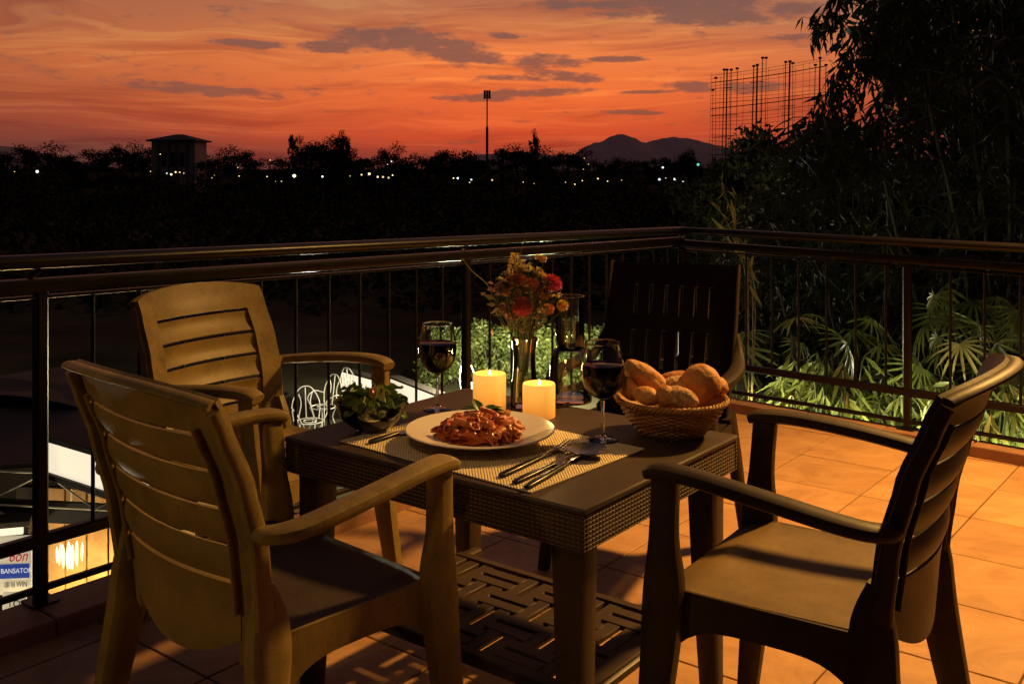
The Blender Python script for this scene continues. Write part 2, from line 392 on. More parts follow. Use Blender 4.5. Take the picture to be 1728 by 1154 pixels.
M['basil'] = mat('basil', (.07, .17, .03), rough=.35, c2=(.02, .06, .01), nscale=40, leafy=.15)
M['pasta'] = mat('pasta_sauce', (.56, .15, .035), rough=.36, c2=(.34, .055, .016), nscale=50, bump=.7, bscale=120, coat=.2)
M['pasta2'] = mat('pasta_pale', (.62, .24, .06), rough=.38, c2=(.42, .09, .022), nscale=60, bump=.6, bscale=110, coat=.2)
M['shrimp'] = mat('pink_topping', (.55, .22, .13), rough=.4, c2=(.38, .10, .05), nscale=50)
M['stem'] = mat('stem', (.055, .07, .02), rough=.6, noise=.3)
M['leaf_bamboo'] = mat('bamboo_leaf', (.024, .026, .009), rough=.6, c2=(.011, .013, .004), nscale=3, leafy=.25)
M['leaf_palm'] = mat('palm_leaf', (.23, .25, .075), rough=.38, c2=(.10, .125, .03), nscale=4, leafy=.2)
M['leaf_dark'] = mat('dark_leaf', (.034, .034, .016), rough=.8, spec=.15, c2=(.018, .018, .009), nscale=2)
M['leaf_hedge'] = mat('hedge_leaf', (.13, .15, .04), rough=.45, c2=(.05, .07, .015), nscale=4, leafy=.2)
M['leaf_dry'] = mat('dry_leaf', (.40, .33, .15), rough=.6, c2=(.20, .16, .06), nscale=20, leafy=.2)
M['leaf_palm_dry'] = mat('dry_palm_leaf', (.36, .27, .11), rough=.5, c2=(.16, .15, .05), nscale=5, leafy=.15)
M['bark'] = mat('bark', (.06, .045, .03), rough=.9, noise=.4, bump=.6, bscale=20)
M['culm'] = mat('bamboo_culm', (.040, .038, .015), rough=.5, noise=.3)
M['ground'] = mat('dark_field', (.095, .08, .048), rough=1.0, spec=0.0, c2=(.04, .035, .022), nscale=.25)
M['hill'] = mat('hill', (.50, .38, .40), rough=1, spec=0, c2=(.42, .32, .34), nscale=.004)
M['concrete'] = mat('concrete', (.18, .13, .10), rough=.9, noise=.25, nscale=2)
M['roofdark'] = mat('dark_roof', (.030, .022, .017), rough=.7, noise=.4, nscale=4, bump=.4, bscale=12)
M['white'] = mat('white_paint', (.72, .68, .60), rough=.5, noise=.1, nscale=3)
M['scaf'] = mat('scaffold_pole', (.03, .018, .014), rough=.7)

# tiles: satin terracotta with cloudy wear, shade differs tile by tile
def tile_mat():
    m_ = mat('terracotta_tile', (.46, .30, .19), rough=.42, spec=.5); nt = m_.node_tree; L = nt.links; b = nt.nodes['Principled BSDF']
    geo = nt.nodes.new('ShaderNodeNewGeometry'); oi = nt.nodes.new('ShaderNodeObjectInfo')
    n = nt.nodes.new('ShaderNodeTexNoise'); n.inputs['Scale'].default_value = 4.2; n.inputs['Detail'].default_value = 12; n.inputs['Roughness'].default_value = .70
    n.inputs['Distortion'].default_value = .8
    mp = nt.nodes.new('ShaderNodeMapping'); mp.inputs['Rotation'].default_value = (0, 0, math.radians(38)); mp.inputs['Scale'].default_value = (1, 1.5, 1)
    L.new(geo.outputs['Position'], mp.inputs[0]); L.new(mp.outputs[0], n.inputs['Vector'])
    r = nt.nodes.new('ShaderNodeValToRGB'); e = r.color_ramp.elements; e[0].position = .30; e[1].position = .72; k = e.new(.5)
    e[0].color = (.27, .155, .095, 1); k.color = (.42, .265, .165, 1); e[-1].color = (.52, .36, .24, 1)
    for q, (p, c) in zip(sorted(e, key=lambda t: t.position), ((.30, (.30, .155, .070)), (.5, (.43, .238, .112)), (.72, (.53, .315, .155)))): q.color = (*c, 1)
    L.new(n.outputs[0], r.inputs[0])
    hs = nt.nodes.new('ShaderNodeHueSaturation'); mr = nt.nodes.new('ShaderNodeMapRange'); mr.inputs[3].default_value = .84; mr.inputs[4].default_value = 1.08
    L.new(oi.outputs['Random'], mr.inputs[0]); L.new(mr.outputs[0], hs.inputs['Value']); L.new(r.outputs[0], hs.inputs['Color']); L.new(hs.outputs[0], b.inputs['Base Color'])
    rr = nt.nodes.new('ShaderNodeMapRange'); rr.inputs[3].default_value = .62; rr.inputs[4].default_value = .34; L.new(n.outputs[0], rr.inputs[0]); L.new(rr.outputs[0], b.inputs['Roughness'])
    n3 = nt.nodes.new('ShaderNodeTexNoise'); n3.inputs['Scale'].default_value = 16; n3.inputs['Detail'].default_value = 6; L.new(geo.outputs['Position'], n3.inputs['Vector'])
    bp = nt.nodes.new('ShaderNodeBump'); bp.inputs['Strength'].default_value = .35; bp.inputs['Distance'].default_value = .006
    L.new(n3.outputs[0], bp.inputs['Height']); L.new(bp.outputs[0], b.inputs['Normal'])
    return m_
M['tile'] = tile_mat()
M['coping'] = mat('coping_tile', (.36, .20, .12), rough=.45, c2=(.24, .12, .07), nscale=7, bump=.3, bscale=30)

# ------------------------------------------------------------------ plan of the terrace
CORN = Vector((.945, 5.76)); DL = Vector((-.636, -.772)).normalized(); DR = Vector((.736, -.677)).normalized()
INL = Vector((.772, -.636)).normalized(); INR = Vector((-.677, -.736)).normalized()   # into the terrace
def inside(p, mleft, mright):
    q = Vector(p[:2])-CORN
    return q.dot(INL) > mleft and q.dot(INR) > mright
def clip(poly, n, c):
    out = []
    for i in range(len(poly)):
        a, b = poly[i], poly[(i+1) % len(poly)]; da, db = a.dot(n)-c, b.dot(n)-c
        if da >= 0: out.append(a)
        if (da >= 0) != (db >= 0): out.append(a+(b-a)*(da/(da-db)))
    return out
def prism(poly, z0, z1, inset=0):
    mb = MB(); n = len(poly); c = sum((Vector(p) for p in poly), Vector((0, 0)))/n
    def shr(p, k): d = Vector(p)-c; return c+d*(1-k/max(d.length, .01))
    rings = [[(p[0], p[1], z0) for p in poly], [(p[0], p[1], z1-inset) for p in poly]]
    if inset: rings.append([(*shr(p, inset*1.4), z1) for p in poly])
    for R in rings: mb.v += R
    mb.f.append(tuple(range(n-1, -1, -1)))
    for k in range(len(rings)-1):
        for j in range(n): mb.f.append((k*n+j, k*n+(j+1) % n, (k+1)*n+(j+1) % n, (k+1)*n+j))
    mb.f.append(tuple((len(rings)-1)*n+j for j in range(n)))
    return mb

# ground, sheet out to the horizon
g = MB(); R_ = 9000
for i in range(48): g.v.append((R_*math.cos(2*PI*i/48), R_*math.sin(2*PI*i/48), -3.4))
g.f.append(tuple(range(48)))
tag(g.obj('ground', M['ground'], smooth=False), kind='structure')
# terrace body
body = [CORN+DL*7, CORN, CORN+DR*6.5, Vector((4.5, -2)), Vector((-3.6, -2))]
tag(prism(body, -3.4, -.006).obj('terrace_base', M['grout'], smooth=False), kind='structure')
floor = bpy.data.objects.new('terrace_floor', None); COL.objects.link(floor); floor['kind'] = 'structure'
tn = Vector((.616, .788)).normalized(); td = Vector((.788, -.616)).normalized(); TS = .411
full = None; KW = .125; KL = .175
def tile_clip(i, j):
    n0 = 1.962+i*TS; t0 = -.969+j*TS; g_ = .0024
    P = [tn*a+td*b for a, b in ((n0+g_, t0+g_), (n0+TS-g_, t0+g_), (n0+TS-g_, t0+TS-g_), (n0+g_, t0+TS-g_))]
    Q = clip(P, INL, CORN.dot(INL)+KL-.02); Q = clip(Q, INR, CORN.dot(INR)+KW-.02) if len(Q) > 2 else Q
    return P, Q
for i in range(-5, 9):
    for j in range(-8, 10):
        P, Q = tile_clip(i, j); c = sum(P, Vector((0, 0)))/4
        if c.y < .75 or len(Q) < 3: continue
        if abs(c.x) > c.y*.62+.45: continue
        z = random.uniform(-.0008, .0008)
        if all((a-b).length < 1e-6 for a, b in zip(P, Q)) and len(Q) == 4:
            if full is None:
                c0 = c; o = prism([p-c for p in P], -.012, 0, .0022).obj('floor_tile', M['tile'], floor, smooth=False); full = o
            else: o = share(full, parent=floor)
            o.location = (c.x, c.y, z)
        else:
            o = prism([p-c for p in Q], -.012, 0, .0022).obj('floor_tile', M['tile'], floor, smooth=False); o.location = (c.x, c.y, z)
# kerb of coping tiles
def kerb(name, D, IN, length, label):
    k = thing(name, label, 'kerb', (0, 0, 0)); k['kind'] = 'structure'
    del k['category'], k['label']
    L0 = .41; n = int(length/L0)
    ang = math.atan2(D.y, D.x)
    for i in range(n):
        mb = MB(); a, b = i*L0+.0025, (i+1)*L0-.0025
        if i == 0: a = 0.0 if name == 'kerb_left' else .18
        kw = KL if name == 'kerb_left' else KW
        P = [CORN+D*a+IN*.0, CORN+D*b+IN*.0, CORN+D*b+IN*kw, CORN+D*a+IN*kw]
        if i == 0 and name == 'kerb_left': P[0] = CORN+IN*.0; P[3] = CORN+D*.135+IN*kw
        c = sum(P, Vector((0, 0)))/4
        o = prism([p-c for p in P], -.01, .05, .004).obj('coping_tile', M['coping'], k, smooth=False); o.location = (c.x, c.y, random.uniform(0, .0012))
    return k
kerb('kerb_left', DL, INL, 7, 'x'); kerb('kerb_right', DR, INR, 6, 'x')

# ------------------------------------------------------------------ railings
def P3(D, s, z, off=0, IN=None):
    q = CORN+D*s+(IN*off if IN else Vector((0, 0))); return (q.x, q.y, z)
def railing(D, IN, L_, posts, ztop, zsub, label, first):
    """ztop(s), zsub(s): height of handrail top and of the lower rail's centre at distance s from the corner"""
    off = .03
    t = thing('metal_railing', label, 'railing', P3(D, posts[len(posts)//2], 0, off, IN)); inv = Matrix.Translation(-Vector(t.location))
    def ob(mb, name, m_=M['iron'], **k):
        mb.v = [tuple(inv @ Vector(v)) for v in mb.v]; return mb.obj(name, m_, t, **k)
    n = 24; s0 = 0
    sv = (IN.x, IN.y, 0)
    mb = MB(); pts = [P3(D, s0+(L_-s0)*i/n, ztop(s0+(L_-s0)*i/n)-.021, off, IN) for i in range(n+1)]
    mb.sweep(pts, [(.066, .042)]*(n+1), sv, e=2.4, n=20); ob(mb, 'handrail')
    mb = MB(); mb.sweep([P3(D, s0+(L_-s0)*i/n, zsub(s0+(L_-s0)*i/n), off, IN) for i in range(n+1)], [(.040, .040)]*(n+1), sv, e=7, n=20); ob(mb, 'upper_rail')
    mb = MB(); mb.sweep([P3(D, s0+(L_-s0)*i/n, zsub(s0+(L_-s0)*i/n)-.034, off, IN) for i in range(n+1)], [(.026, .010)]*(n+1), sv, e=7); ob(mb, 'flat_bar')
    mb = MB(); mb.sweep([P3(D, s0, .228, off, IN), P3(D, L_, .228, off, IN)], [(.034, .036)]*2, sv, e=7); ob(mb, 'middle_rail')
    mb = MB(); mb.sweep([P3(D, s0, .088, off, IN), P3(D, L_, .088, off, IN)], [(.02, .018)]*2, sv, e=7); ob(mb, 'bottom_rail')
    for s in posts:
        zt = zsub(s)-.02
        mb = MB(); mb.sweep([P3(D, s, .046, off, IN), P3(D, s, zt, off, IN)], [(.036, .036)]*2, sv, e=8); po = ob(mb, 'post')
        mb = MB(); mb.rbox((-.04, -.04, .048), (.04, .04, .056), .002, inv @ Matrix.Translation(P3(D, s, 0, off, IN)) @ Matrix.Rotation(math.atan2(D.y, D.x), 4, 'Z')); 
        mb.obj('base_plate', M['iron'], po)
        mb = MB(); mb.tube([P3(D, s+.035, zsub(s)+.016, off, IN), P3(D, s-.012, ztop(s)-.036, off, IN)], .0065, 8); ob(mb, 'bracket')
    bal = None; s = .1525; k = 1
    plist = sorted(posts)
    while s < L_-.05:
        if min(abs(s-p) for p in plist) > .06:
            mb = MB(); mb.sweep([P3(D, s, .24, off, IN), P3(D, s, zsub(s)-.036, off, IN)], [(.011, .011)]*2, sv, e=6, n=8)
            ob(mb, 'baluster', M['iron_bar'])
        s += .1525
    return t
lp = [0.0, 1.833, 3.666, 5.5]
railing(DL, INL, 6.6, lp, lambda s: .971+.0225*s, lambda s: .893+.0195*s, 'dark metal terrace railing along the left side, behind the two tan chairs', True)
rp = [1.325, 3.155, 4.98]
railing(DR, INR, 5.6, rp, lambda s: .971-.002*s, lambda s: .880-.012*s, 'dark metal terrace railing along the right side in front of the lit palms', False)

# ------------------------------------------------------------------ chairs
def interp(t, pts):
    for (a, x), (b, y) in zip(pts, pts[1:]):
        if t <= b:
            k = max(0, min(1, (t-a)/(b-a))); k = k*k*(3-2*k)*.4+k*.6
            return x+(y-x)*k
    return pts[-1][1]
def back_pt(s, z, off=0, curve=.048):
    w = interp(z, [(.40, .222), (.55, .238), (.70, .249), (.92, .240)])
    y = interp(z, [(.40, -.185), (.50, -.192), (.62, -.208), (.75, -.243), (.86, -.288), (.95, -.335)])
    return Vector((s*w, y-curve*(1-s*s)+off, z))
def make_chair(label, m_, group):
    t = thing('plastic_armchair', label, 'chair', group=group)
    # stiles
    for sg in (-1, 1):
        mb = MB(); f = lambda s, z: back_pt(s, z)
        a, b = (.74, 1.0) if sg > 0 else (-1.0, -.74)
        mb.patch(f, a, b, .40, .875, 5, 16, .012)
        # outer flange
        pts = [back_pt(sg*.985, .40+.49*i/16)+Vector((sg*.003, -.013, 0)) for i in range(17)]
        mb.sweep(pts, [(.020, .044-.018*(i/16)) for i in range(17)], (1, 0, 0), e=3, n=12)
        pts = [back_pt(sg*.755, .50+.35*i/12)+Vector((0, -.009, 0)) for i in range(13)]
        mb.sweep(pts, [(.008, .012)]*13, (1, 0, 0), e=2.5, n=8)
        mb.obj('back_stile', m_, t)
    top = lambda q: .905+.026*(1-(2*q-1)**2)**.8 if 0 <= q <= 1 else .905
    mb = MB(); mb.patch(lambda s, z: back_pt(s, z), -1, 1, lambda q: .842, top, 24, 6, .012)
    pts = [back_pt(-1+2*i/24, top(i/24)-.004)+Vector((0, -.010, 0)) for i in range(25)]
    mb.sweep(pts, [(.030, .016)]*25, (0, 1, 0), e=2.5, n=10)
    mb.obj('crest_rail', m_, t)
    # slats
    zs = [.838, .768, .698, .628, .558]
    for i in range(4):
        z1 = zs[i]-.0036; z0 = zs[i+1]+.0036; hz = (z1-z0)/2; zc = (z0+z1)/2
        mb = MB(); mb.patch(lambda s, z: back_pt(s, z, -.0065*(1-((z-zc)/hz)**2)-.001), -.765, .765, z0, z1, 18, 6, .008)
        mb.obj('slat', m_, t)
    mb = MB(); mb.patch(lambda s, z: back_pt(s, z, -.002), -.765, .765, lambda q: .448-.055*(1-(2*q-1)**2), lambda q: .5535, 18, 5, .011)
    mb.obj('lower_back_panel', m_, t)
    # seat
    def seat_pt(a, b):
        w = .222+.018*min(1, max(0, (b+.19)/.3)); x = a*w
        z = .462-.010*(1-a*a)*(1-((b-.0)/.22)**2)-.0
        if b > .185: z -= .35*(b-.185)
        if abs(a) > .93: z += .003
        return Vector((x, b-(.012*a*a if b > 0 else 0), z))
    mb = MB(); mb.patch(seat_pt, -1, 1, -.195, .235, 22, 18, .008)
    mb.obj('seat', m_, t)
    # aprons with arched lower edges
    mb = MB(); mb.patch(lambda a, b: Vector((-.240+.48*a, .231, b)), 0, 1, lambda q: .396-.11*abs(2*q-1)**4, lambda q: .4435, 20, 3, .008); mb.obj('seat_apron', m_, t)
    for sg in (-1, 1):
        xs = lambda a: .236+.008*min(1, a*1.4)
        tz = lambda q: .4645-.35*max(0, (-.205+.435*q)-.185)
        mb = MB(); mb.patch(lambda a, b: Vector((sg*xs(a), -.205+.435*a, b)), 0, 1, lambda q: .400-.12*abs(2*q-1)**4, tz, 20, 4, .008 if sg > 0 else -.008)
        mb.obj('seat_apron', m_, t)
    # legs: front ones run up into the arm posts
    for sg in (-1, 1):
        P = cr([(.268, .198, .690), (.262, .205, .57), (.256, .208, .455), (.266, .222, .25), (.286, .252, .0)], 5)
        Wd = cr([(.056, .034), (.058, .036), (.082, .046), (.066, .044), (.046, .038)], 5)
        mb = MB(); mb.sweep([(sg*x, y, z) for x, y, z in P], Wd, (0, 1, 0), e=4.5)
        mb.obj('front_leg', m_, t)
        P = cr([(.222, -.196, .560), (.224, -.190, .470), (.236, -.205, .34), (.262, -.266, .0)], 6)
        Wd = cr([(.030, .030), (.082, .040), (.076, .044), (.048, .038)], 6)
        mb = MB(); mb.sweep([(sg*x, y, z) for x, y, z in P], Wd, (0, 1, 0), e=4.5)
        mb.obj('rear_leg', m_, t)
        P = cr([(.236, -.232, .668), (.272, -.222, .668), (.294, -.165, .674), (.296, -.02, .692), (.284, .12, .704), (.270, .205, .703), (.266, .236, .694)], 6)
        Wd = cr([(.034, .026), (.044, .028), (.050, .030), (.052, .030), (.052, .030), (.055, .030), (.046, .024)], 6)
        mb = MB(); mb.sweep([(sg*x, y, z) for x, y, z in P], Wd, (1, .0, 0), e=3.2)
        mb.obj('armrest', m_, t)
    return t
CG = 'tan plastic armchairs round the table'
chL = make_chair('tan slatted plastic armchair in the left foreground with its back turned to the viewer', M['plastic'], CG)
chL.location = (-.495, 2.10, 0); chL.rotation_euler = (0, 0, math.radians(48-90)); chL.scale = (1.10, .97, 1.0)
chB = copy_tree(chL); chB.location = (-.72, 3.0, 0); chB.rotation_euler = (0, 0, math.radians(-33-90)); chB.scale = (1, 1, 1)
tag(chB, 'tan slatted plastic armchair beyond the table by the left railing, front side lit')
chR = copy_tree(chL); chR.location = (.62, 2.098, 0); chR.rotation_euler = (0, 0, math.radians(145-90)); chR.scale = (1, 1, 1)
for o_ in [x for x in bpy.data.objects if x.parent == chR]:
    if 'shaded_chair' not in M: M['shaded_chair'] = mat('shaded_tan_plastic', (.055, .034, .013), rough=.48, spec=.30, noise=.35, nscale=9, bump=.16, bscale=45, grime=.5)  # same tan plastic, with the chair's shade painted in as a darker base
    o_.data = o_.data.copy(); o_.data.materials[0] = M['shaded_chair'] if not o_.name.startswith('seat.') and o_.name != 'seat' else M['lit_seat']  # frame takes the shaded copy, seat the lit one
o_ = [x for x in bpy.data.objects if x.parent == chL and x.name.split('.')[0] == 'seat'][0]; o_.data = o_.data.copy(); o_.data.materials[0] = M['shaded_seat']; o_['label'] = 'plastic seat with shade in its colour'
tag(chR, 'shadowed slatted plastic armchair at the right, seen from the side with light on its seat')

def make_dark_chair():
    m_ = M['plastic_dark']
    t = thing('plastic_armchair', 'dark brown plastic armchair with two rows of upright back slots behind the bread basket', 'chair', (.462, 3.38, 0), math.radians(-115-90))
    def bp(s, z):
        w = interp(z, [(.40, .215), (.7, .232), (.96, .232)]); y = interp(z, [(.40, -.17), (.6, -.205), (.8, -.262), (.96, -.30)])
        return Vector((s*w, y-.03*(1-s*s), z))
    for nm, z0, z1 in (('top_panel', .875, .955), ('middle_panel', .715, .768), ('lower_panel', .40, .585)):
        mb = MB(); mb.patch(bp, -1, 1, z0, z1, 20, 4, .012); mb.obj(nm, m_, t)
    for sg in (-1, 1):
        mb = MB(); mb.patch(bp, sg*.84 if sg > 0 else -1, sg if sg > 0 else -.84, .40, .955, 3, 14, .0125)
        mb.sweep([bp(sg*.99, .40+.56*i/14)+Vector((sg*.004, .006, 0)) for i in range(15)], [(.012, .045)]*15, (1, 0, 0), e=3, n=10)
        mb.obj('back_stile', m_, t)
    edges = [-.84, -.60, -.36, -.12, .12, .36, .60, .84]
    for (z0, z1) in ((.585, .715), (.768, .875)):
        for k in range(7):
            a = -.84+k*.24; 
            mb = MB(); mb.patch(bp, a+(.0 if k == 0 else .032), a+.24-(.0 if k == 6 else .032), z0, z1, 3, 4, .012); mb.obj('slat', m_, t)
    def sp(a, b): return Vector((a*.23, b, .44-.01*(1-a*a)-(.3*(b-.18) if b > .18 else 0)))
    mb = MB(); mb.patch(sp, -1, 1, -.20, .23, 16, 12, .01); mb.obj('seat', m_, t)
    for sg in (-1, 1):
        mb = MB(); mb.patch(lambda a, b: Vector((sg*.236, -.19+.41*a, b)), 0, 1, lambda q: .385-.1*abs(2*q-1)**4, lambda q: .436, 14, 2, .008); mb.obj('seat_apron', m_, t)
        P = cr([(.262, .19, .615), (.250, .20, .44), (.262, .215, .25), (.282, .245, 0)], 5); Wd = cr([(.05, .03), (.075, .042), (.06, .04), (.042, .034)], 5)
        mb = MB(); mb.sweep([(sg*x, y, z) for x, y, z in P], Wd, (0, 1, 0), e=4); mb.obj('front_leg', m_, t)
        P = cr([(.225, -.175, .46), (.24, -.21, .3), (.265, -.27, 0)], 5); Wd = cr([(.085, .04), (.07, .04), (.045, .034)], 5)
        mb = MB(); mb.sweep([(sg*x, y, z) for x, y, z in P], Wd, (0, 1, 0), e=4); mb.obj('rear_leg', m_, t)
        P = cr([(.232, -.25, .72), (.252, -.20, .66), (.272, -.10, .632), (.278, .05, .625), (.268, .17, .622), (.262, .215, .608)], 6)
        Wd = cr([(.03, .024), (.04, .026), (.05, .028), (.054, .03), (.058, .032), (.05, .028)], 6)
        mb = MB(); mb.sweep([(sg*x, y, z) for x, y, z in P], Wd, (1, 0, 0), e=3); mb.obj('armrest', m_, t)
    return t
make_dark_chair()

# ------------------------------------------------------------------ table
TZ = .64
P1 = Vector((.1442, 1.9445)); P2 = Vector((.558, 2.505)); Pc3 = Vector((-.559, 2.482)); P4 = P2+Pc3-P1
TC = (P1+P2+Pc3+P4)/4; TA = math.atan2((P1-Pc3).y, (P1-Pc3).x); LX = .886/2; LY = .697/2   # local x: from P3 to P1
table = thing('plastic_table', 'dark brown rattan look plastic table set for two', 'table', (TC.x, TC.y, 0), TA)
MB().rbox((-LX, -LY, TZ-.014), (LX, LY, TZ), .004).obj('tabletop', M['table'], table)
AP = .086
for sg in (-1, 1):
    o = MB().rbox((-LX+.003, sg*(LY-.008)-.005, TZ-AP), (LX-.003, sg*(LY-.008)+.005, TZ-.0145), .002).obj('apron', M['apron_x'], table)
    o = MB().rbox((-LY+.014, -.005, TZ-AP), (LY-.014, .005, TZ-.0145), .002).obj('apron', M['apron_x'], table)
    o.rotation_euler = (0, 0, PI/2); o.location = (sg*(LX-.008), 0, 0)
for sx in (-1, 1):
    for sy in (-1, 1):
        cx, cy = sx*(LX-.062), sy*(LY-.058)
        pts = [(cx, cy, TZ-.016), (cx, cy, TZ-AP-.02), (cx+sx*.004, cy+sy*.003, .3), (cx+sx*.012, cy+sy*.010, 0)]
        MB().sweep(pts, [(.090, .086), (.074, .070), (.064, .062), (.046, .046)], (1, 0, 0), e=7, n=20).obj('leg', M['table'], table)
# pierced shelf of interlocking slats
SZ = .205; hx, hy = LX-.085, LY-.150
shelf = bpy.data.objects.new('shelf', None); COL.objects.link(shelf); shelf.parent = table
for a, b in (((-hx, -hy-.03), (hx, -hy)), ((-hx, hy), (hx, hy+.03))):
    MB().rbox((a[0], a[1], SZ-.03), (b[0], b[1], SZ), .004).obj('shelf_frame', M['table'], shelf)
for sg in (-1, 1):
    x0 = sg*hx; MB().rbox((min(x0, x0-sg*.05), -hy+.0005, SZ-.028), (max(x0, x0-sg*.05), hy-.0005, SZ-.0005), .004).obj('shelf_frame', M['table'], shelf)
    MB().sweep([(sg*(hx-.01), -LY+.058, SZ-.018), (sg*(hx-.01), LY-.058, SZ-.018)], [(.035, .022)]*2, (1, 0, 0), e=6).obj('shelf_support', M['table'], shelf)
nx_, ny_ = 6, 4; cw = (2*hx-.10)/nx_; chh = 2*hy/ny_
for i in range(nx_):
    for j in range(ny_):
        x0 = -hx+.05+i*cw; y0 = -hy+j*chh
        if (i+j) % 2 == 0:
            for k in (0, .5):
                MB().rbox((x0-.012, y0+chh*(k+.05), SZ-.016), (x0+cw+.012, y0+chh*(k+.42), SZ-.003-.001*k), .002).obj('shelf_slat', M['table'], shelf)
        else:
            for k in (0, .5):
                MB().rbox((x0+cw*(k+.06), y0-.012, SZ-.017), (x0+cw*(k+.42), y0+chh+.012, SZ-.005-.001*k), .002).obj('shelf_slat', M['table'], shelf)
TT = TZ+.0005

# ------------------------------------------------------------------ place setting
mA = at_z(573, 748, TZ); mB = at_z(905, 838, TZ); mC = at_z(1083, 758, TZ); mD = mA+mC-mB; mc = (mA+mC)/2
pm = MB(); ux = (mB-mA).normalized(); lw = (mB-mA).length/2-.004; uy = Vector((-ux.y, ux.x, 0)); lh = (mC-mB).length/2
ob = MB().rbox((-lw, -lh+.006, 0), (lw, lh, .003), .001).obj('placemat', M['mat']); ob.location = (mc.x, mc.y+.002, TT); ob.rotation_euler = (0, 0, math.atan2(ux.y, ux.x))
tag(ob, 'rectangular beige woven placemat under the pasta plate and cutlery', 'placemat')
MT = TT+.0034
pl = Vector((-.0765, 2.415))
prof = [(0.0, .006), (.075, .006), (.088, .007), (.105, .014), (.128, .019), (.172, .031), (.179, .0335), (.180, .036), (.177, .0375), (.170, .0355), (.128, .0245), (.108, .020), (.092, .013), (.075, .0105), (.001, .010)]
prof = [(.002, .0045), (.066, .0045), (.068, 0), (.076, 0), (.079, .005)]+prof[3:]
o = MB().lathe(prof, 72, cap0=True, cap1=True).obj('dinner_plate', M['ceramic']); o.location = (pl.x, pl.y, MT)
tag(o, 'wide shallow white plate heaped with pasta on the placemat', 'plate')
# pasta
pasta = thing('pasta_dish', 'heap of penne in red sauce on the white plate', 'pasta', (pl.x, pl.y, MT+.010)); pasta.scale = (1.17, 1.12, 1.12)
def lump(r, amp, seed, sx=1, sy=1, sz=1, sub=3, freq=2.2):
    bm = bmesh.new(); bmesh.ops.create_icosphere(bm, subdivisions=sub, radius=1)
    mb = MB()
    for v in bm.verts:
        n_ = mnoise.noise(v.co*freq+Vector((seed*3.1, seed*1.7, 0)))+.5*mnoise.noise(v.co*freq*2.3+Vector((seed, 5, seed)))
        q = v.co*(1+amp*n_); mb.v.append((q.x*r*sx, q.y*r*sy, q.z*r*sz))
    bm.verts.index_update(); mb.f = [tuple(v.index for v in f.verts) for f in bm.faces]; bm.free(); return mb
mb = lump(.072, .35, 4, 1.12, .85, .34, 4, 3.2); mb.v = [(x, y, max(z, -.006)+.006) for x, y, z in mb.v]
mb.obj('sauce', M['pasta'], pasta)
def penne(L_, r):
    mb = MB(); n = 12; prof = []
    vs = []; 
    for i in range(7):
        x = -L_/2+L_*i/6
        for j in range(n):
            a = 2*PI*j/n; rr = r*(1+.04*(j % 2)); xx = x+(.8*rr*math.sin(a) if i in (0, 6) else 0)
            vs.append((xx, rr*math.cos(a), rr*math.sin(a)+.0045*(1-(2*i/6-1)**2)))
    inner = [(x, y*.72, z*.72) for x, y, z in vs]
    fs = []
    for k in range(6):
        for j in range(n): fs.append((k*n+j, k*n+(j+1) % n, (k+1)*n+(j+1) % n, (k+1)*n+j)); o_ = 7*n; fs.append((o_+k*n+j, o_+(k+1)*n+j, o_+(k+1)*n+(j+1) % n, o_+k*n+(j+1) % n))
    for j in range(n):
        fs.append((j, 7*n+j, 7*n+(j+1) % n, (j+1) % n)); a = 6*n; fs.append((a+j, a+(j+1) % n, 7*n+a+(j+1) % n, 7*n+a+j))
    mb.add(vs+inner, fs); return mb
pen = [penne(.044, .0078).obj('penne', M['pasta'], pasta), penne(.040, .0085).obj('penne', M['pasta2'], pasta)]
for k in range(64):
    o = pen[k] if k < 2 else share(pen[k % 2], parent=pasta)
    a = random.uniform(0, 2*PI); r = .074*math.sqrt(random.random()); x, y = 1.10*r*math.cos(a), .86*r*math.sin(a)
    z = .010+.030*max(0, 1-(r/.082)**2)+random.uniform(-.003, .008)
    o.location = (x, y, z); o.rotation_euler = (random.uniform(-.5, .5), random.uniform(-.45, .45), random.uniform(0, PI)); s_ = random.uniform(.85, 1.1); o.scale = (s_, s_, s_)
lumps = [lump(.0085, .5, k+9, 1, 1, .8, 2, 1.8).obj('meat_crumb', M['pasta'], pasta) for k in range(3)]
for k in range(60):
    o = lumps[k] if k < 3 else share(lumps[k % 3], parent=pasta)
    a = random.uniform(0, 2*PI); r = .080*math.sqrt(random.random()); 
    o.location = (1.12*r*math.cos(a), .88*r*math.sin(a), .012+.032*max(0, 1-(r/.084)**2)+random.uniform(0, .010)); o.rotation_euler = (a, a*2, 0); s_ = random.uniform(.5, 1.1); o.scale = (s_,)*3
def leaf_patch(L_, W_, cup, droop, ruffle=0, seed=0, t=.0006):
    """broad leaf along +x"""
    mb = MB()
    def f(a, b):
        w = W_*(math.sin(PI*min(1, a**.8*1.02+.001))**.75)*.5
        y = b*w; z = cup*abs(b)**1.5*w-droop*a*a*L_+ruffle*math.sin(a*19+seed+b*3)*abs(b)**2+.5*ruffle*mnoise.noise(Vector((a*6, b*3, seed)))
        return Vector((a*L_, y, z))
    mb.patch(f, .0, .995, -1, 1, 12, 8, t); return mb
bs = thing('basil_sprig', 'small sprig of green basil leaves on top of the pasta', 'basil', (pl.x+.008, pl.y+.040, MT+.064))
for (rz, ry, L_, dx) in ((.35, -.35, .040, .0), (2.2, -.9, .034, -.01), (3.6, .35, .048, -.012), (-.3, -.15, .040, .012), (2.9, -.4, .040, -.006), (1.2, -.5, .03, .01), (4.3, .1, .034, -.015)):
    o = leaf_patch(L_*1.2, L_*.8, .35, .2).obj('leaf', M['basil'], bs); o.location = (dx, 0, 0); o.rotation_euler = (0, ry, rz)
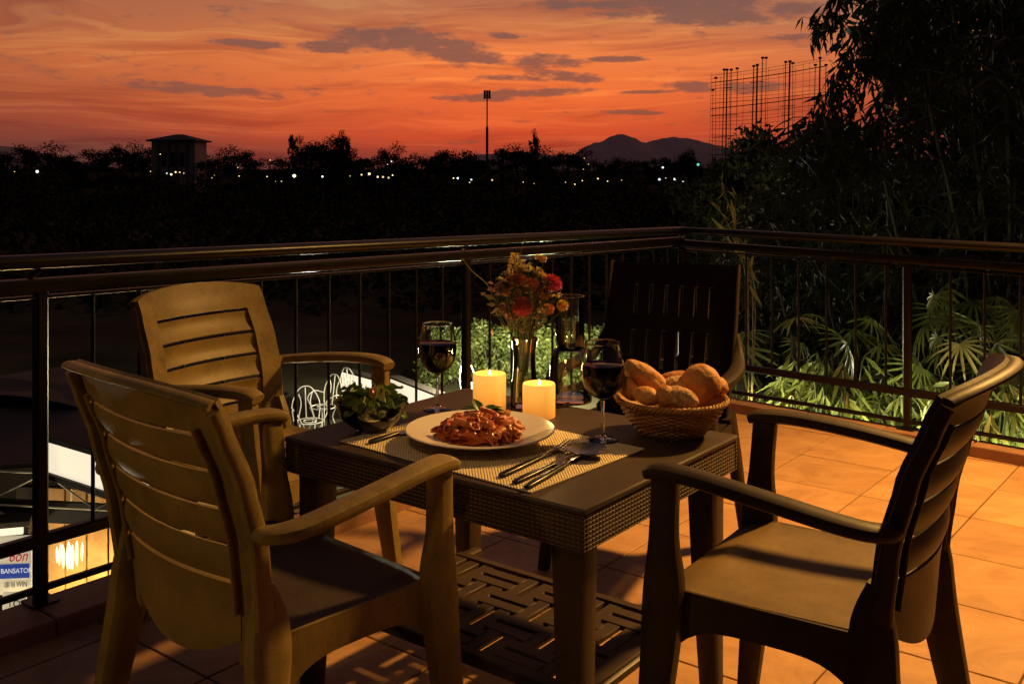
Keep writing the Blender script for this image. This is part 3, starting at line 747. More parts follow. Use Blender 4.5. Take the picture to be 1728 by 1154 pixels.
o = MB().tube([(0, 0, -.012), (.002, 0, 0), (.004, 0, .008)], .0012, 6).obj('stem', M['stem'], bs)

# cutlery
def cutlery(name, label, a, b, head, z=MT):
    A = at_z(*a, z); B = at_z(*b, z); L_ = (B-A).length; ang = math.atan2((B-A).y, (B-A).x)
    t = thing(name, label, name if name != 'table_knife' else 'knife', (A.x, A.y, z+.001), ang)
    hl = L_*(.54 if head != 'knifeL' else .5)
    mb = MB(); P = [(0, 0, .003), (.01, 0, .0038), (hl*.6, 0, .0042), (hl, 0, .0050)]
    mb.sweep(P, [(.009, .005), (.012, .006), (.0105, .006), (.008, .005)], (0, 1, 0), e=2.6, n=12); mb.obj('handle', M['black_handle'], t)
    mb = MB()
    if head == 'fork':
        x0 = L_*.76
        mb.sweep(cr([(hl, 0, .005), (hl+.02, 0, .0065), (x0-.012, 0, .007)], 4), cr([(.006, .004), (.0045, .003), (.008, .003)], 4), (0, 1, 0), n=10)
        mb.patch(lambda a_, b_: Vector((x0-.014+a_*.022, b_*(.006+.0065*min(1, a_*1.6)), .0075-.003*math.sin(a_*PI/1.2)+.001*abs(b_))), 0, 1, -1, 1, 8, 6, .0014)
        for k in range(4):
            y = (-1.5+k)*.0066
            mb.sweep(cr([(x0+.005, y, .0048), (x0+.025, y*1.02, .0052), (L_, y*.96, .0105)], 4), cr([(.0042, .0016), (.0036, .0016), (.0016, .001)], 4), (0, 1, 0), n=8)
        mb.obj('fork_head', M['steel'], t)
    elif head == 'spoon':
        x0 = L_*.70
        mb.sweep(cr([(hl, 0, .005), (hl+.02, 0, .007), (x0+.004, 0, .009)], 4), cr([(.006, .004), (.0045, .003), (.009, .003)], 4), (0, 1, 0), n=10)
        Rx = (L_-x0)/2; Ry = Rx*.68; mb2 = MB()
        def f(a_, b_):
            r = a_; th = b_; return Vector((x0+Rx+Rx*r*math.cos(th), Ry*r*math.sin(th)*(1-.12*math.cos(th)), .0035+.0095*r*r))
        mb.patch(f, .02, 1, 0, 2*PI*.999, 8, 32, .0013); mb.obj('bowl', M['steel'], t)
    else:
        mb.patch(lambda a_, b_: Vector((hl+a_*(L_-hl), b_*(.0095-.006*max(0, a_-.7)/.3*(1 if b_ > 0 else .2))-.001, .0046-.0015*a_)), 0, 1, -1, 1, 12, 4, .0016)
        mb.obj('blade', M['steel'], t)
    t.scale = (1, 1.5, 1.3)
    return t
cutlery('fork', 'steel fork with black handle right of the plate', (845, 806), (966, 752), 'fork')
cutlery('table_knife', 'steel knife with black handle between fork and spoon', (868, 817), (985, 765), 'knife')
cutlery('spoon', 'large steel spoon with black handle on the placemat nearest the table edge', (888, 825), (1006, 760), 'spoon', MT+.0015)
cutlery('table_knife', 'black handled knife left of the plate, half under its rim', (624, 749), (715, 722), 'knifeL')

# wine glasses
def wine_glass(loc, label, wl):
    t = thing('wine_glass', label, 'wine glass', loc, group='stemmed glasses of red wine')
    out = cr([(.0385, .0008), (.034, .003), (.014, .006), (.0055, .013), (.0042, .03), (.0042, .085), (.0075, .098), (.026, .108), (.044, .128), (.0515, .155), (.0510, .185), (.0455, .215), (.0430, .236)], 5)
    inn = cr([(.0418, .236), (.0443, .215), (.0497, .185), (.0502, .156), (.043, .131), (.025, .1115), (.004, .1025)], 5)
    top = [(.0426, .2372)]
    MB().lathe([(.038, 0)]+out+top+inn, 48).obj('glass', M['glass'], t)
    zz = [p for p in inn if p[1] < wl][::-1]
    r_ = np.interp(wl, [p[1] for p in inn[::-1]], [p[0] for p in inn[::-1]])
    MB().lathe([(r*1.004, z-.0002) for r, z in zz]+[(r_*1.004, wl-.0006), (r_*.985, wl)], 48).obj('wine', M['wine'], t)
    return t
g1 = at_z(1017, 745, TZ); wine_glass((g1.x, g1.y, MT), 'glass of red wine nearer the viewer, between spoon and bread basket', .184)
g2 = at_z(738, 692, TZ); wine_glass((g2.x, g2.y, TT), 'glass of red wine behind the salad bowl, left of the candles', .184)

# candles
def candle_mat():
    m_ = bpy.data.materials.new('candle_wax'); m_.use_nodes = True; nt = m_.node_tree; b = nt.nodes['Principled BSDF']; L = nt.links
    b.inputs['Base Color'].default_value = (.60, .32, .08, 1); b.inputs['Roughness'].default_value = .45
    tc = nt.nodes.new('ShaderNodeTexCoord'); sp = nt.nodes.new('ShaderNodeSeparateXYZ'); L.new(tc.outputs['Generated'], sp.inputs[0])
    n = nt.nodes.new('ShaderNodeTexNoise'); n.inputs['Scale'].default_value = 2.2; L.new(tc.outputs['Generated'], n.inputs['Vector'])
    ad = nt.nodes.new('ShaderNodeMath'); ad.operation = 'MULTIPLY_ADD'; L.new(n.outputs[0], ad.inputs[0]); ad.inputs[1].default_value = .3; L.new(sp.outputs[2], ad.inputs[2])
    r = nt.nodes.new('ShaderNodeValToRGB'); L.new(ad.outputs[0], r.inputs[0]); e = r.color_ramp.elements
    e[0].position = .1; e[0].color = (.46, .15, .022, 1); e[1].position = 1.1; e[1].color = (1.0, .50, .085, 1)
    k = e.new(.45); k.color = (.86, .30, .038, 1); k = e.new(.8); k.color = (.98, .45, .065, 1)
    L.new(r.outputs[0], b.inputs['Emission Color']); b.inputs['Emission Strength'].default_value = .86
    return m_
M['candle'] = candle_mat(); M['flame'] = emis('flame', (1, .82, .45), 9)
def candle(X, Y, r, h, label):
    t = thing('pillar_candle', label, 'candle', (X, Y, TT), group='lit ivory pillar candles')
    prof = [(r*.96, 0), (r, .002), (r, h-.006), (r*.985, h-.001), (r*.95, h+.001), (r*.86, h-.001), (r*.6, h-.008), (r*.2, h-.011), (.001, h-.011)]
    w = lambda a, z: 1+(.012*math.sin(a*2+1.3)+.006*math.sin(a*5)) * (1 if z > h*.5 else .3)
    MB().lathe(prof, 48, wob=w).obj('wax', M['candle'], t)
    MB().tube([(0, 0, h-.012), (.001, 0, h-.004)], .0012, 6).obj('wick', M['black_handle'], t)
    MB().lathe([(.0005, 0), (.0028, .002), (.0034, .005), (.0022, .010), (.0003, .016)], 12, (0.001, 0, h-.005)).obj('flame', M['flame'], t)
    lamp('candle_light', 'POINT', (X, Y, TT+h+.045), .40, (1, .58, .2), .012)
candle((826-U0)/F*2.76, 2.76, .0450, .099, 'lit pillar candle further from the viewer, left of the flower vase')
candle((909.5-U0)/F*2.68, 2.68, .0432, .089, 'lit pillar candle nearer the plate, in front of the flower vase')

# vase and flowers
vx, vy = .0345, 2.80
vase = thing('glass_vase', 'tall clear glass vase of water holding the bouquet', 'vase', (vx, vy, TT))
vo = cr([(.036, .001), (.039, .006), (.037, .05), (.031, .11), (.030, .15), (.038, .190)], 6)
vi = [(max(r-.003, .001), z) for r, z in vo[::-1] if z > .012]
MB().lathe([(.035, 0)]+vo+vi+[(.028, .011), (.002, .010)], 40).obj('glass', M['glass_thin'], vase)
vw = [(r, z) for r, z in vi[::-1] if z < .115]
MB().lathe([(.028, .0112)]+[(r*1.003, z) for r, z in vw]+[(.001, vw[-1][1])], 32).obj('water', M['water'], vase)
def px_flower(u, v, dy=0.0): return at_Y(u, v, vy+dy)
fm = {k: mat('petal_'+k, tuple(min(.85, x*1.3) for x in c), rough=.55, c2=tuple(x*.6 for x in c), nscale=120, leafy=.15) for k, c in
      dict(pink=(.66, .13, .15), magenta=(.58, .06, .16), orange=(.66, .25, .10), rust=(.55, .15, .08), yellow=(.68, .42, .12), cream=(.65, .52, .32), mauve=(.52, .28, .24)).items()}
def stem_to(t, top, r=.0014):
    loc = Vector(t.location); base = Vector((vx+random.uniform(-.018, .018), vy+random.uniform(-.018, .018), TT+.016))-loc
    neck = Vector((vx+random.uniform(-.022, .022), vy+random.uniform(-.022, .022), TT+.185))-loc
    mid = neck.lerp(Vector(top), .5)+Vector((random.uniform(-.006, .006), 0, 0))
    MB().tube(cr([tuple(base), tuple(neck), tuple(mid), tuple(top)], 5), r, 6, True).obj('stem', M['stem'], t)
def petals(C, D, L_, W_, name, m_, t): 
    return leaves(name, m_, t, C, D, rng.normal(size=(len(C), 3))*.3+np.array([0, 0, 1]), L_, W_, .2)
def ball_flower(u, v, dy, R, m_, label, n=120, flat=.75, name='flower', face=(0, -.75, .5)):
    R = R*1.4
    p = px_flower(u, v, dy); t = thing(name, label, 'flower', p, group='cut flowers in the vase')
    fd = Vector(face).normalized(); q = fd.to_track_quat('Z', 'Y')
    C = []; D = []
    for k in range(n):
        f = (k+.5)/n; a = k*2.39996; ph = math.acos(1-f*1.05)
        d = Vector((math.sin(ph)*math.cos(a), math.sin(ph)*math.sin(a), math.cos(ph)*flat))
        C.append(q @ (d*R*.55)); D.append(q @ (d+Vector(rng.normal(size=3))*.12))
    petals(C, D, R*.52, R*.34, 'petals', m_, t)
    lump(R*.5, .2, 1, 1, 1, .8, 1).obj('flower_centre', fm['rust'], t)
    stem_to(t, (0, .002, -.01)); return t
def spike_flower(u, v, dy, hh, R, m_, label, n=70, lean=0):
    p = px_flower(u, v, dy); t = thing('flower', label, 'flower', p, group='cut flowers in the vase'); C = []; D = []
    for k in range(n):
        f = k/n; a = k*2.39996; r = R*(.35+.75*math.sin(PI*min(.95, f*.8+.15)))
        for w in range(4):
            a2 = a+w*.5
            C.append((r*.7*math.cos(a2)+lean*f, r*.7*math.sin(a2), hh*f)); D.append((math.cos(a2), math.sin(a2), .7+random.uniform(-.6, .6)))
    petals(C, D, R*.48, R*.34, 'petals', m_, t)
    MB().tube([(0, 0, -.01), (lean*.5, 0, hh*.5), (lean, 0, hh)], .0012, 6).obj('spike', M['stem'], t)
    stem_to(t, (0, 0, -.01)); return t
def spray(u, v, dy, R, m_, label, nb=13, npet=14):
    R = R*1.3
    p = px_flower(u, v, dy); t = thing('flower', label, 'flower', p, group='cut flowers in the vase'); C = []; D = []
    mb = MB()
    for b_ in range(nb):
        c = Vector(rng.normal(size=3))*R*.5; c.z = abs(c.z)*.8
        mb.tube([(0, 0, -R*1.2), tuple(c*.5+Vector((0, 0, -R*.4))), tuple(c)], .0007, 5)
        for k in range(npet):
            d = Vector(rng.normal(size=3)); d.z = abs(d.z)*.8+.1; d.normalize(); C.append(c+d*.003); D.append(d)
    petals(C, D, R*.28, R*.22, 'petals', m_, t); mb.obj('stalks', M['stem'], t)
    stem_to(t, (0, 0, -R*1.2), .001); return t
ball_flower(881, 518, -.05, .0215, fm['pink'], 'open pink zinnia at the front centre of the bouquet', 150)
ball_flower(931, 480, -.01, .0215, fm['magenta'], 'bright magenta flower head at the upper right of the bouquet', 130, .9, face=(.3, -.5, .8))
ball_flower(876, 476, -.01, .0200, fm['orange'], 'orange red flower cluster at the centre top of the bouquet', 110, .8, face=(0, -.4, .9))
ball_flower(897, 482, -.02, .0160, fm['rust'], 'rust red flower head between the orange and the magenta ones', 100, .9)
ball_flower(860, 478, .01, .0150, fm['orange'], 'small orange flower at the left of the bouquet', 90)
ball_flower(918, 496, -.02, .0140, fm['orange'], 'small orange flower under the magenta one', 90)
ball_flower(855, 494, -.02, .0095, fm['yellow'], 'tiny yellow button flower left of the pink zinnia', 60)
ball_flower(874, 494, -.02, .0090, fm['yellow'], 'tiny yellow button flower just above the pink zinnia', 60)
ball_flower(926, 522, -.02, .0125, fm['orange'], 'low orange flower at the right edge of the bouquet', 80)
ball_flower(949, 516, .00, .0130, fm['yellow'], 'yellow flower in front of the carafe neck', 80)
ball_flower(845, 487, .0, .0150, fm['mauve'], 'faded mauve flower at the left edge of the bouquet', 80)
ball_flower(850, 520, .0, .0140, fm['mauve'], 'dusty pink flower low at the left of the bouquet', 70)
ball_flower(916, 437, .0, .0095, fm['yellow'], 'single yellow bloom standing high on the right of the bouquet', 60)
ball_flower(907, 434, .0, .0070, fm['yellow'], 'pale yellow bud beside the high yellow bloom', 40)
spike_flower(867, 470, .01, .070, .018, fm['yellow'], 'tall yellow snapdragon spike at the top left of the bouquet', 42, .004)
spray(897, 462, .0, .022, fm['cream'], 'cream small bloom spray right of the snapdragon')
spray(850, 475, .0, .022, fm['cream'], 'cream small bloom spray at the left of the bouquet')
spray(930, 502, .02, .02, fm['cream'], 'cream small bloom spray at the right of the bouquet')
spray(905, 530, -.02, .02, fm['mauve'], 'dusty mauve bloom spray low right of the pink zinnia')
spray(880, 455, .0, .022, fm['cream'], 'cream bloom spray between the snapdragon and the orange heads')
spray(838, 500, .0, .022, fm['mauve'], 'pale mauve bloom spray at the far left of the bouquet')
spray(912, 470, .0, .020, fm['yellow'], 'small yellow bloom spray behind the magenta head')
spray(862, 540, -.02, .02, fm['mauve'], 'dusty mauve bloom spray low left of the pink zinnia')
# greenery in the bouquet: many thin stalks and leaves
gr = thing('bouquet_greenery', 'olive stalks and dry leaves filling the bouquet above the vase', 'foliage', (vx, vy, TT)); 
mbs = MB(); C = []; D = []
for k in range(120):
    a = random.uniform(0, 2*PI); sp_ = random.uniform(.2, 1.0); hh = random.uniform(.25, .37)
    top = (sp_*.085*math.cos(a), sp_*.085*math.sin(a), hh); nk = (.020*math.cos(a+.3)*sp_, .020*math.sin(a+.3)*sp_, .185); b0 = (-.015*math.cos(a), -.015*math.sin(a), .015)
    P = cr([b0, nk, tuple((x+y)/2+random.uniform(-.006, .006) for x, y in zip(nk, top)), top], 3)
    mbs.tube(P, .0011, 5)
    for q in range(13):
        f = random.uniform(.38, 1); i_ = int(f*(len(P)-1)); C.append(P[i_]); D.append((random.gauss(0, 1), random.gauss(0, 1), random.uniform(.1, 1.4)))
so = mbs.obj('stalks', M['stem'], gr); so['kind'] = 'stuff'
M['bouquet_leaf'] = mat('bouquet_leaf', (.26, .19, .075), rough=.6, c2=(.10, .085, .03), nscale=50, leafy=.2)
leaves('small_leaves', M['bouquet_leaf'], gr, C, D, rng.normal(size=(len(C), 3)), .017, .0065, .2, 'stuff')
for (u, v, du, dv, L_) in ((834, 505, -.8, .35, .036), (838, 515, -1, .1, .03), (843, 520, -.5, -.3, .03), (830, 555, .1, -1, .022)):
    p = px_flower(u, v, -.01)-Vector(gr.location); leaves('dry_leaf', M['leaf_dry'], gr, [tuple(p)]*2, [(du, 0, dv), (du*.8, .3, dv*.7)], [(0, -1, .2)]*2, L_, L_*.4, .15)
pa = [px_flower(780, 436), px_flower(797, 458), px_flower(822, 480), px_flower(840, 515), px_flower(872, 570)]
MB().tube(cr([tuple(q-Vector(gr.location)) for q in pa], 5), .0012, 5).obj('twig', M['leaf_dry'], gr)
pa = [px_flower(889, 393), px_flower(880, 420), px_flower(874, 470), px_flower(880, 560)]
MB().tube(cr([tuple(q-Vector(gr.location)) for q in pa], 5), .0010, 5).obj('twig', M['leaf_dry'], gr)

# carafe with a tumbler upside down over its neck
cx_, cy_ = (962-U0)/F*2.86, 2.86
car = thing('water_carafe', 'clear glass carafe of water right of the flower vase', 'carafe', (cx_, cy_, TT))
co = cr([(.058, .001), (.0615, .006), (.060, .05), (.056, .11), (.050, .142), (.034, .156), (.027, .170), (.027, .225)], 6)
ci = [(max(r-.003, .001), z) for r, z in co[::-1] if z > .014]
MB().lathe([(.056, 0)]+co+ci+[(.045, .0135), (.002, .0125)], 48).obj('glass', M['glass_thin'], car)
cwp = [(r, z) for r, z in ci[::-1] if z < .150]
MB().lathe([(.045, .0137)]+[(r*1.003, z) for r, z in cwp]+[(.001, cwp[-1][1])], 40).obj('water', M['water'], car)
tum = thing('drinking_glass', 'clear tumbler turned over the neck of the water carafe', 'glass', (cx_, cy_, TT))
to = [(.0385, .158), (.0400, .160), (.0405, .20), (.0415, .296), (.0412, .2985), (.0385, .2985), (.0382, .290), (.0372, .20), (.0365, .161)]
MB().lathe(to+[(.0385, .158)], 40, cap0=False, cap1=False).obj('tumbler_wall', M['glass_thin'], tum)

# bread basket
bx, by = (1133-U0)/F*2.51, 2.51
bk = thing('bread_basket', 'round flared wicker basket full of bread rolls', 'basket', (bx, by, TT))
def brad(z): return .925*interp(z/.088, [(0, .080), (.3, .104), (.65, .128), (1.0, .144)])
mb = MB(); NS = 44; NR = 17
for k in range(NR):
    z = .004+.080*k/(NR-1); r = brad(z); pts = []
    n = NS*2
    for j in range(n):
        a = 2*PI*j/n; pts.append(((r+.0022*(1 if (j//1+k) % 2 == 0 else -1)*(1 if j % 2 == 0 else 0.0)*1)*math.cos(a), (r+.0022*(1 if ((j//2)+k) % 2 == 0 else -1)*(1 if j % 2 == 0 else 0))*math.sin(a), z))
    # wavy strand woven in and out of the stakes
    pts = [((r+.0024*math.cos(PI*j/2*2/2+PI*k))*math.cos(2*PI*j/n), (r+.0024*math.cos(PI*j/2*2/2+PI*k))*math.sin(2*PI*j/n), z) for j in range(n+1)]
    mb.tube(pts, .0027, 6, False)
o = mb.obj('wicker_weave', M['wicker'], bk); o['kind'] = 'stuff'
mb = MB()
for j in range(NS):
    a = 2*PI*(j+.5)/NS; mb.tube([(brad(z)*math.cos(a), brad(z)*math.sin(a), z) for z in (0, .02, .04, .06, .086)], .0023, 6)
o = mb.obj('wicker_stakes', M['wicker'], bk); o['kind'] = 'stuff'
n = 96; mb = MB()
for ph in (0, PI*2/3, PI*4/3):
    pts = [((.135+.0045*math.cos(a*24+ph))*math.cos(a), (.135+.0045*math.cos(a*24+ph))*math.sin(a), .088+.0045*math.sin(a*24+ph)) for a in [2*PI*j/(n*2) for j in range(n*2+1)]]
    mb.tube(pts, .0036, 6, False)
mb.obj('rim', M['wicker'], bk)
MB().lathe([(.073, .0), (.075, .004), (.001, .006)], 40).obj('base', M['wicker'], bk)
MB().lathe([(.1295, .084), (.094, .03), (.072, .008), (.070, .010), (.092, .032), (.127, .084)], 48, cap0=False, cap1=False).obj('lining', M['wicker'], bk)
def bread(u, v, dy, dims, rot, m_, label, seed, slashes=0, amp=.09):
    p = at_Y(u, v, by+dy); mb = lump(1, amp, seed, 1, 1, 1, 4, 1.3)
    vs = []
    for x, y, z in mb.v:
        q = 1.0
        if slashes:
            for s in range(slashes):
                c = -.5+1.0*(s+.5)/slashes; d_ = (x-c+.25*y)/.09
                if z > .1: q -= .07*math.exp(-d_*d_)
        vs.append((x*dims[0]*q*(1), y*dims[1]*q, z*dims[2]*q))
    mb.v = vs; o = mb.obj('bread_roll', m_); o.location = p; o.rotation_euler = rot
    return tag(o, label, 'bread', 'bread in the wicker basket')
R90 = math.radians
bread(1094, 640, -.01, (.074, .031, .029), (R90(8), R90(38), R90(8)), M['crust'], 'long golden roll leaning against the left rim of the basket', 3)
bread(1183, 647, -.01, (.051, .046, .048), (0, 0, .4), M['crust'], 'big round bun at the right of the basket', 5, amp=.05)
bread(1060, 655, -.030, (.038, .025, .022), (0, R90(50), R90(15)), M['crust'], 'small roll standing at the left edge of the basket', 7)
bread(1078, 642, .01, (.045, .026, .024), (0, R90(42), R90(5)), M['crust2'], 'narrow roll between the long roll and the left edge', 8)
bread(1092, 668, -.085, (.034, .026, .022), (0, R90(15), 0), M['crust'], 'small round roll at the front left of the basket', 9, amp=.06)
bread(1123, 668, -.088, (.026, .024, .026), (0, R90(-10), 0), M['crust2'], 'darker bun tucked at the front middle of the basket', 11, amp=.06)
bread(1148, 670, -.092, (.046, .027, .024), (0, R90(14), R90(-10)), M['crumb'], 'crusty seeded roll at the front of the basket', 12, amp=.12)
bread(1146, 645, .055, (.060, .034, .030), (0, 0, R90(5)), M['crust2'], 'broad roll at the back of the basket', 13)
bread(1141, 648, -.005, (.034, .026, .020), (0, R90(-5), 0), M['crumb'], 'rough crumbly bread piece in the middle of the basket', 14, amp=.12)
bread(1208, 652, .055, (.032, .030, .026), (0, R90(20), 0), M['crust2'], 'roll behind the big round bun at the right rim', 15)

# salad bowl
sx_, sy_ = (627-U0)/F*2.54, 2.54
sb = thing('salad_bowl', 'clear glass bowl of salad near the left corner of the table', 'bowl', (sx_, sy_, TT))
so_ = cr([(.038, .001), (.044, .006), (.060, .018), (.078, .038), (.088, .062), (.092, .078)], 5); si = [(max(r-.0025, .001), z+.0008) for r, z in so_[::-1] if z > .008]
MB().lathe([(.036, 0)]+so_+si+[(.002, .0085)], 48).obj('glass', M['glass_thin'], sb)
sal = thing('salad', 'green leaf salad heaped in the glass bowl', 'salad', (sx_, sy_, TT+.04)); sal.scale = (.98, .98, 1.1)
prot = []
for k in range(6): prot.append(leaf_patch(.058+.006*(k % 3), .046, .5, .35, .006, k*2.1).obj('leaf', M['leafy'] if k in (1, 4) else M['leafg'], sal))
for k in range(58):
    o = prot[k] if k < 6 else share(prot[k % 6], parent=sal)
    a = random.uniform(0, 2*PI); r = .056*math.sqrt(random.random()); z = .014+.036*(1-(r/.07)**2)+random.uniform(-.020, .008)
    o.location = (r*math.cos(a)*.8, r*math.sin(a)*.8, z); o.rotation_euler = (random.uniform(-.7, .7), random.uniform(-.9, .25), a+random.uniform(-.9, .9)); s_ = random.uniform(.6, 1.0); o.scale = (s_,)*3
lump(.055, .2, 2, 1, 1, .65, 3).obj('salad_mass', M['leafg'], sal)
for k in range(12):
    o = lump(.011, .5, k+20, 1.5, .8, .7, 2, 1.7).obj('topping', M['shrimp'] if k % 3 else M['leafy'], sal); a = random.uniform(0, 2*PI); r = .035*random.random()
    o.location = (.008+r*math.cos(a), r*math.sin(a)-.005, .044+random.uniform(-.006, .010)); o.rotation_euler = (a, a, a)

# ------------------------------------------------------------------ garden palms behind the right railing
def frond(nb, L_, droop, m_):
    """fan leaf: narrow blades radiating from a hub, each folded and drooping"""
    mb = MB()
    for k in range(nb):
        a = (k/(nb-1)-.5)*math.radians(230)+random.uniform(-.06, .06); l = L_*(1-.25*abs(k/(nb-1)-.5)*2)*random.uniform(.85, 1.08); w = L_*random.uniform(.028, .045)
        pr = []
        for i in range(6):
            f = i/5; x = l*f; z = -droop*l*f*f*random.uniform(.9, 1.1)
            ww = w*math.sin(PI*(.12+.85*f))**.7 if i < 5 else .001
            c = Vector((math.cos(a)*x, math.sin(a)*x, z)); sd = Vector((-math.sin(a), math.cos(a), 0))*ww
            pr += [c-sd+Vector((0, 0, .25*ww)), c-Vector((0, 0, .2*ww)), c+sd+Vector((0, 0, .25*ww))]
        fs = []
        for i in range(5):
            b = i*3; fs += [(b, b+1, b+4, b+3), (b+1, b+2, b+5, b+4)]
        mb.add(pr, fs)
    return mb
fr_mesh = []
for k in range(8):
    o = frond(random.choice((12, 14, 15)), .27+.05*(k % 3), .38+.1*(k % 3), None).obj('frond', M['leaf_palm_dry' if k == 7 else 'leaf_palm'], None, smooth=True); fr_mesh.append(o.data); bpy.data.objects.remove(o)
def palm(X, Y, top, nf, rad, label, low=-1.1):
    nf = int(nf*1.8)
    t = thing('fan_palm', label, 'palm', (X, Y, -3.4), group='fan palms below the right railing')
    for s in range(5):
        a = random.uniform(0, 2*PI); q = random.uniform(.05, .25); h = top+3.4-random.uniform(.1, .9)
        MB().tube([(q*math.cos(a)*.4, q*math.sin(a)*.4, 0), (q*math.cos(a), q*math.sin(a), h*.5), (q*math.cos(a)*1.3, q*math.sin(a)*1.3, h)], [.022, .018, .012], 8).obj('trunk', M['bark'], t)
    for k in range(nf):
        a = random.uniform(0, 2*PI); r = rad*math.sqrt(random.random()); z = low+(top-low)*random.random()**1.25
        o = bpy.data.objects.new('frond', random.choice(fr_mesh)); COL.objects.link(o); o.parent = t
        o.location = (r*math.cos(a), r*math.sin(a), z+3.4); o.rotation_euler = (random.uniform(-.8, .8), random.uniform(.0, 1.35), a+random.uniform(-.9, .9)); s_ = random.uniform(.5, 1.15); o.scale = (s_,)*3
plm = [(2.2, 6.55, -.05, 34, .50, 'fan palm just behind the right railing, nearest the dark chair'),
       (3.0, 6.2, .30, 34, .55, 'tall fan palm behind the right railing left of its middle post'),
       (3.75, 5.7, .28, 34, .55, 'fan palm behind the right railing beside its middle post'),
       (4.4, 5.1, .10, 30, .5, 'fan palm close to the right railing at the right edge of the view'),
       (2.2, 7.3, .20, 26, .6, 'fan palm in the second row left of the others'),
       (3.3, 7.3, .45, 26, .65, 'fan palm in the second row behind the middle post'),
       (4.5, 6.9, .45, 26, .65, 'fan palm in the second row at the right edge of the view'),
       (1.35, 7.8, -.65, 22, .5, 'low fan palm seen past the carafe near the railing corner'),
       (.55, 8.3, -.95, 18, .5, 'low fan palm behind the vase beyond the railing'),]
for p_ in plm: palm(*p_)

for i_, (s_, lb_) in enumerate(((.55, 'low drooping shrub with narrow bright leaves at the corner end of the right railing'), (1.35, 'low drooping shrub with narrow bright leaves left of the middle post of the right railing'), (2.2, 'low drooping shrub with narrow bright leaves right of the middle post of the right railing'), (3.05, 'low drooping shrub with narrow bright leaves toward the right edge of the view'))):
    c_ = CORN+DR*s_-INR*.85; t = thing('drooping_shrub', lb_, 'shrub', (c_.x, c_.y, -3.4), 0, 'drooping shrubs along the right railing'); C = []; D = []; mbx = MB()
    for k in range(70):
        a = random.uniform(0, 2*PI); r = random.uniform(.1, .62); hz = random.uniform(2.85, 3.62)-.25*r
        P = cr([(0, 0, .2), (r*.4*math.cos(a), r*.4*math.sin(a), hz*.7), (r*.8*math.cos(a), r*.8*math.sin(a), hz), (r*1.15*math.cos(a), r*1.15*math.sin(a), hz-.16)], 4); mbx.tube(P, .004, 4)
        for q in range(12):
            p = P[random.randint(6, len(P)-1)]; C.append(p); D.append((math.cos(a)*.5+random.gauss(0, .35), math.sin(a)*.5+random.gauss(0, .35), random.uniform(-1.5, -.3)))
    o = mbx.obj('stems', M['stem'], t); o['kind'] = 'stuff'
    leaves('narrow_leaves', M['leaf_palm'], t, C, D, rng.normal(size=(len(C), 3))*.5+np.array([-.4, -.6, .4]), rng.uniform(.14, .26, len(C)), rng.uniform(.018, .030, len(C)), .15, 'stuff')

# bamboo and trees at the right
def foliage_cloud(n, centers, rad, L_, W_, droop=.6, spread=1.0):
    C = np.zeros((n, 3)); idx = rng.integers(0, len(centers), n); cc = np.array(centers)[idx]; rr = np.array(rad)[idx] if hasattr(rad, '__len__') else np.full(n, rad)
    d = rng.normal(size=(n, 3)); d /= np.linalg.norm(d, axis=1, keepdims=True); q = rng.random(n)**.45
    C = cc+d*(rr*q)[:, None]*np.array([1, 1, .8]); D = rng.normal(size=(n, 3))*spread*.7; D[:, 2] -= droop
    return C, D, rng.normal(size=(n, 3)), L_*rng.uniform(.6, 1.2, n), W_*rng.uniform(.7, 1.2, n)
def bamboo(X, Y, culms, label, nl=60, leafL=.2, leafW=.028):
    t = thing('bamboo_clump', label, 'bamboo', (X, Y, -3.4), group='bamboo clumps beyond the right railing'); C = []; D = []
    for (dx, dy, h, lx, ly) in culms:
        P = cr([(dx*.3, dy*.3, 0), (dx*.5, dy*.5, h*.45), (dx+lx*.35, dy+ly*.35, h*.8), (dx+lx*.8, dy+ly*.8, h), (dx+lx*1.25, dy+ly*1.25, h*.93)], 6)
        MB().tube(P, [.028*(1-i/len(P)*.85) for i in range(len(P))], 8).obj('culm', M['culm'], t)
        tw = MB()
        for i in range(7, len(P)):
            for b_ in range(4):
                a = random.uniform(0, 2*PI); l = random.uniform(.35, .95); p0 = Vector(P[i])
                p1 = p0+Vector((math.cos(a)*l*.6, math.sin(a)*l*.6, .1)); p2 = p1+Vector((math.cos(a)*l*.4, math.sin(a)*l*.4, -.35*l))
                Q = cr([tuple(p0), tuple(p1), tuple(p2)], 4); tw.tube(Q, .004, 4)
                for q in range(nl//6):
                    f = random.uniform(.2, 1); c = Q[int(f*(len(Q)-1))]; C.append(c); D.append((random.gauss(math.cos(a)*.5, .5), random.gauss(math.sin(a)*.5, .5), random.uniform(-1.4, -.2)))
        o = tw.obj('twigs', M['culm'], t); o['kind'] = 'stuff'
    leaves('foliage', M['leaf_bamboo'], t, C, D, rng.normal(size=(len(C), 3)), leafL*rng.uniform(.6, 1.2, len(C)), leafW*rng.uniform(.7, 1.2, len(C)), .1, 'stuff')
    return t
bamboo(4.0, 8.3, [(-.3, 0, 6.7, -1.1, -.6), (.1, .3, 7.2, -.9, -.2), (.4, -.2, 5.6, -1.0, -.9), (-.5, .2, 5.0, -.8, -.5), (.2, 0, 7.6, -.6, -.3)], 'bamboo clump arching left with its tips hanging against the orange sky', 66)
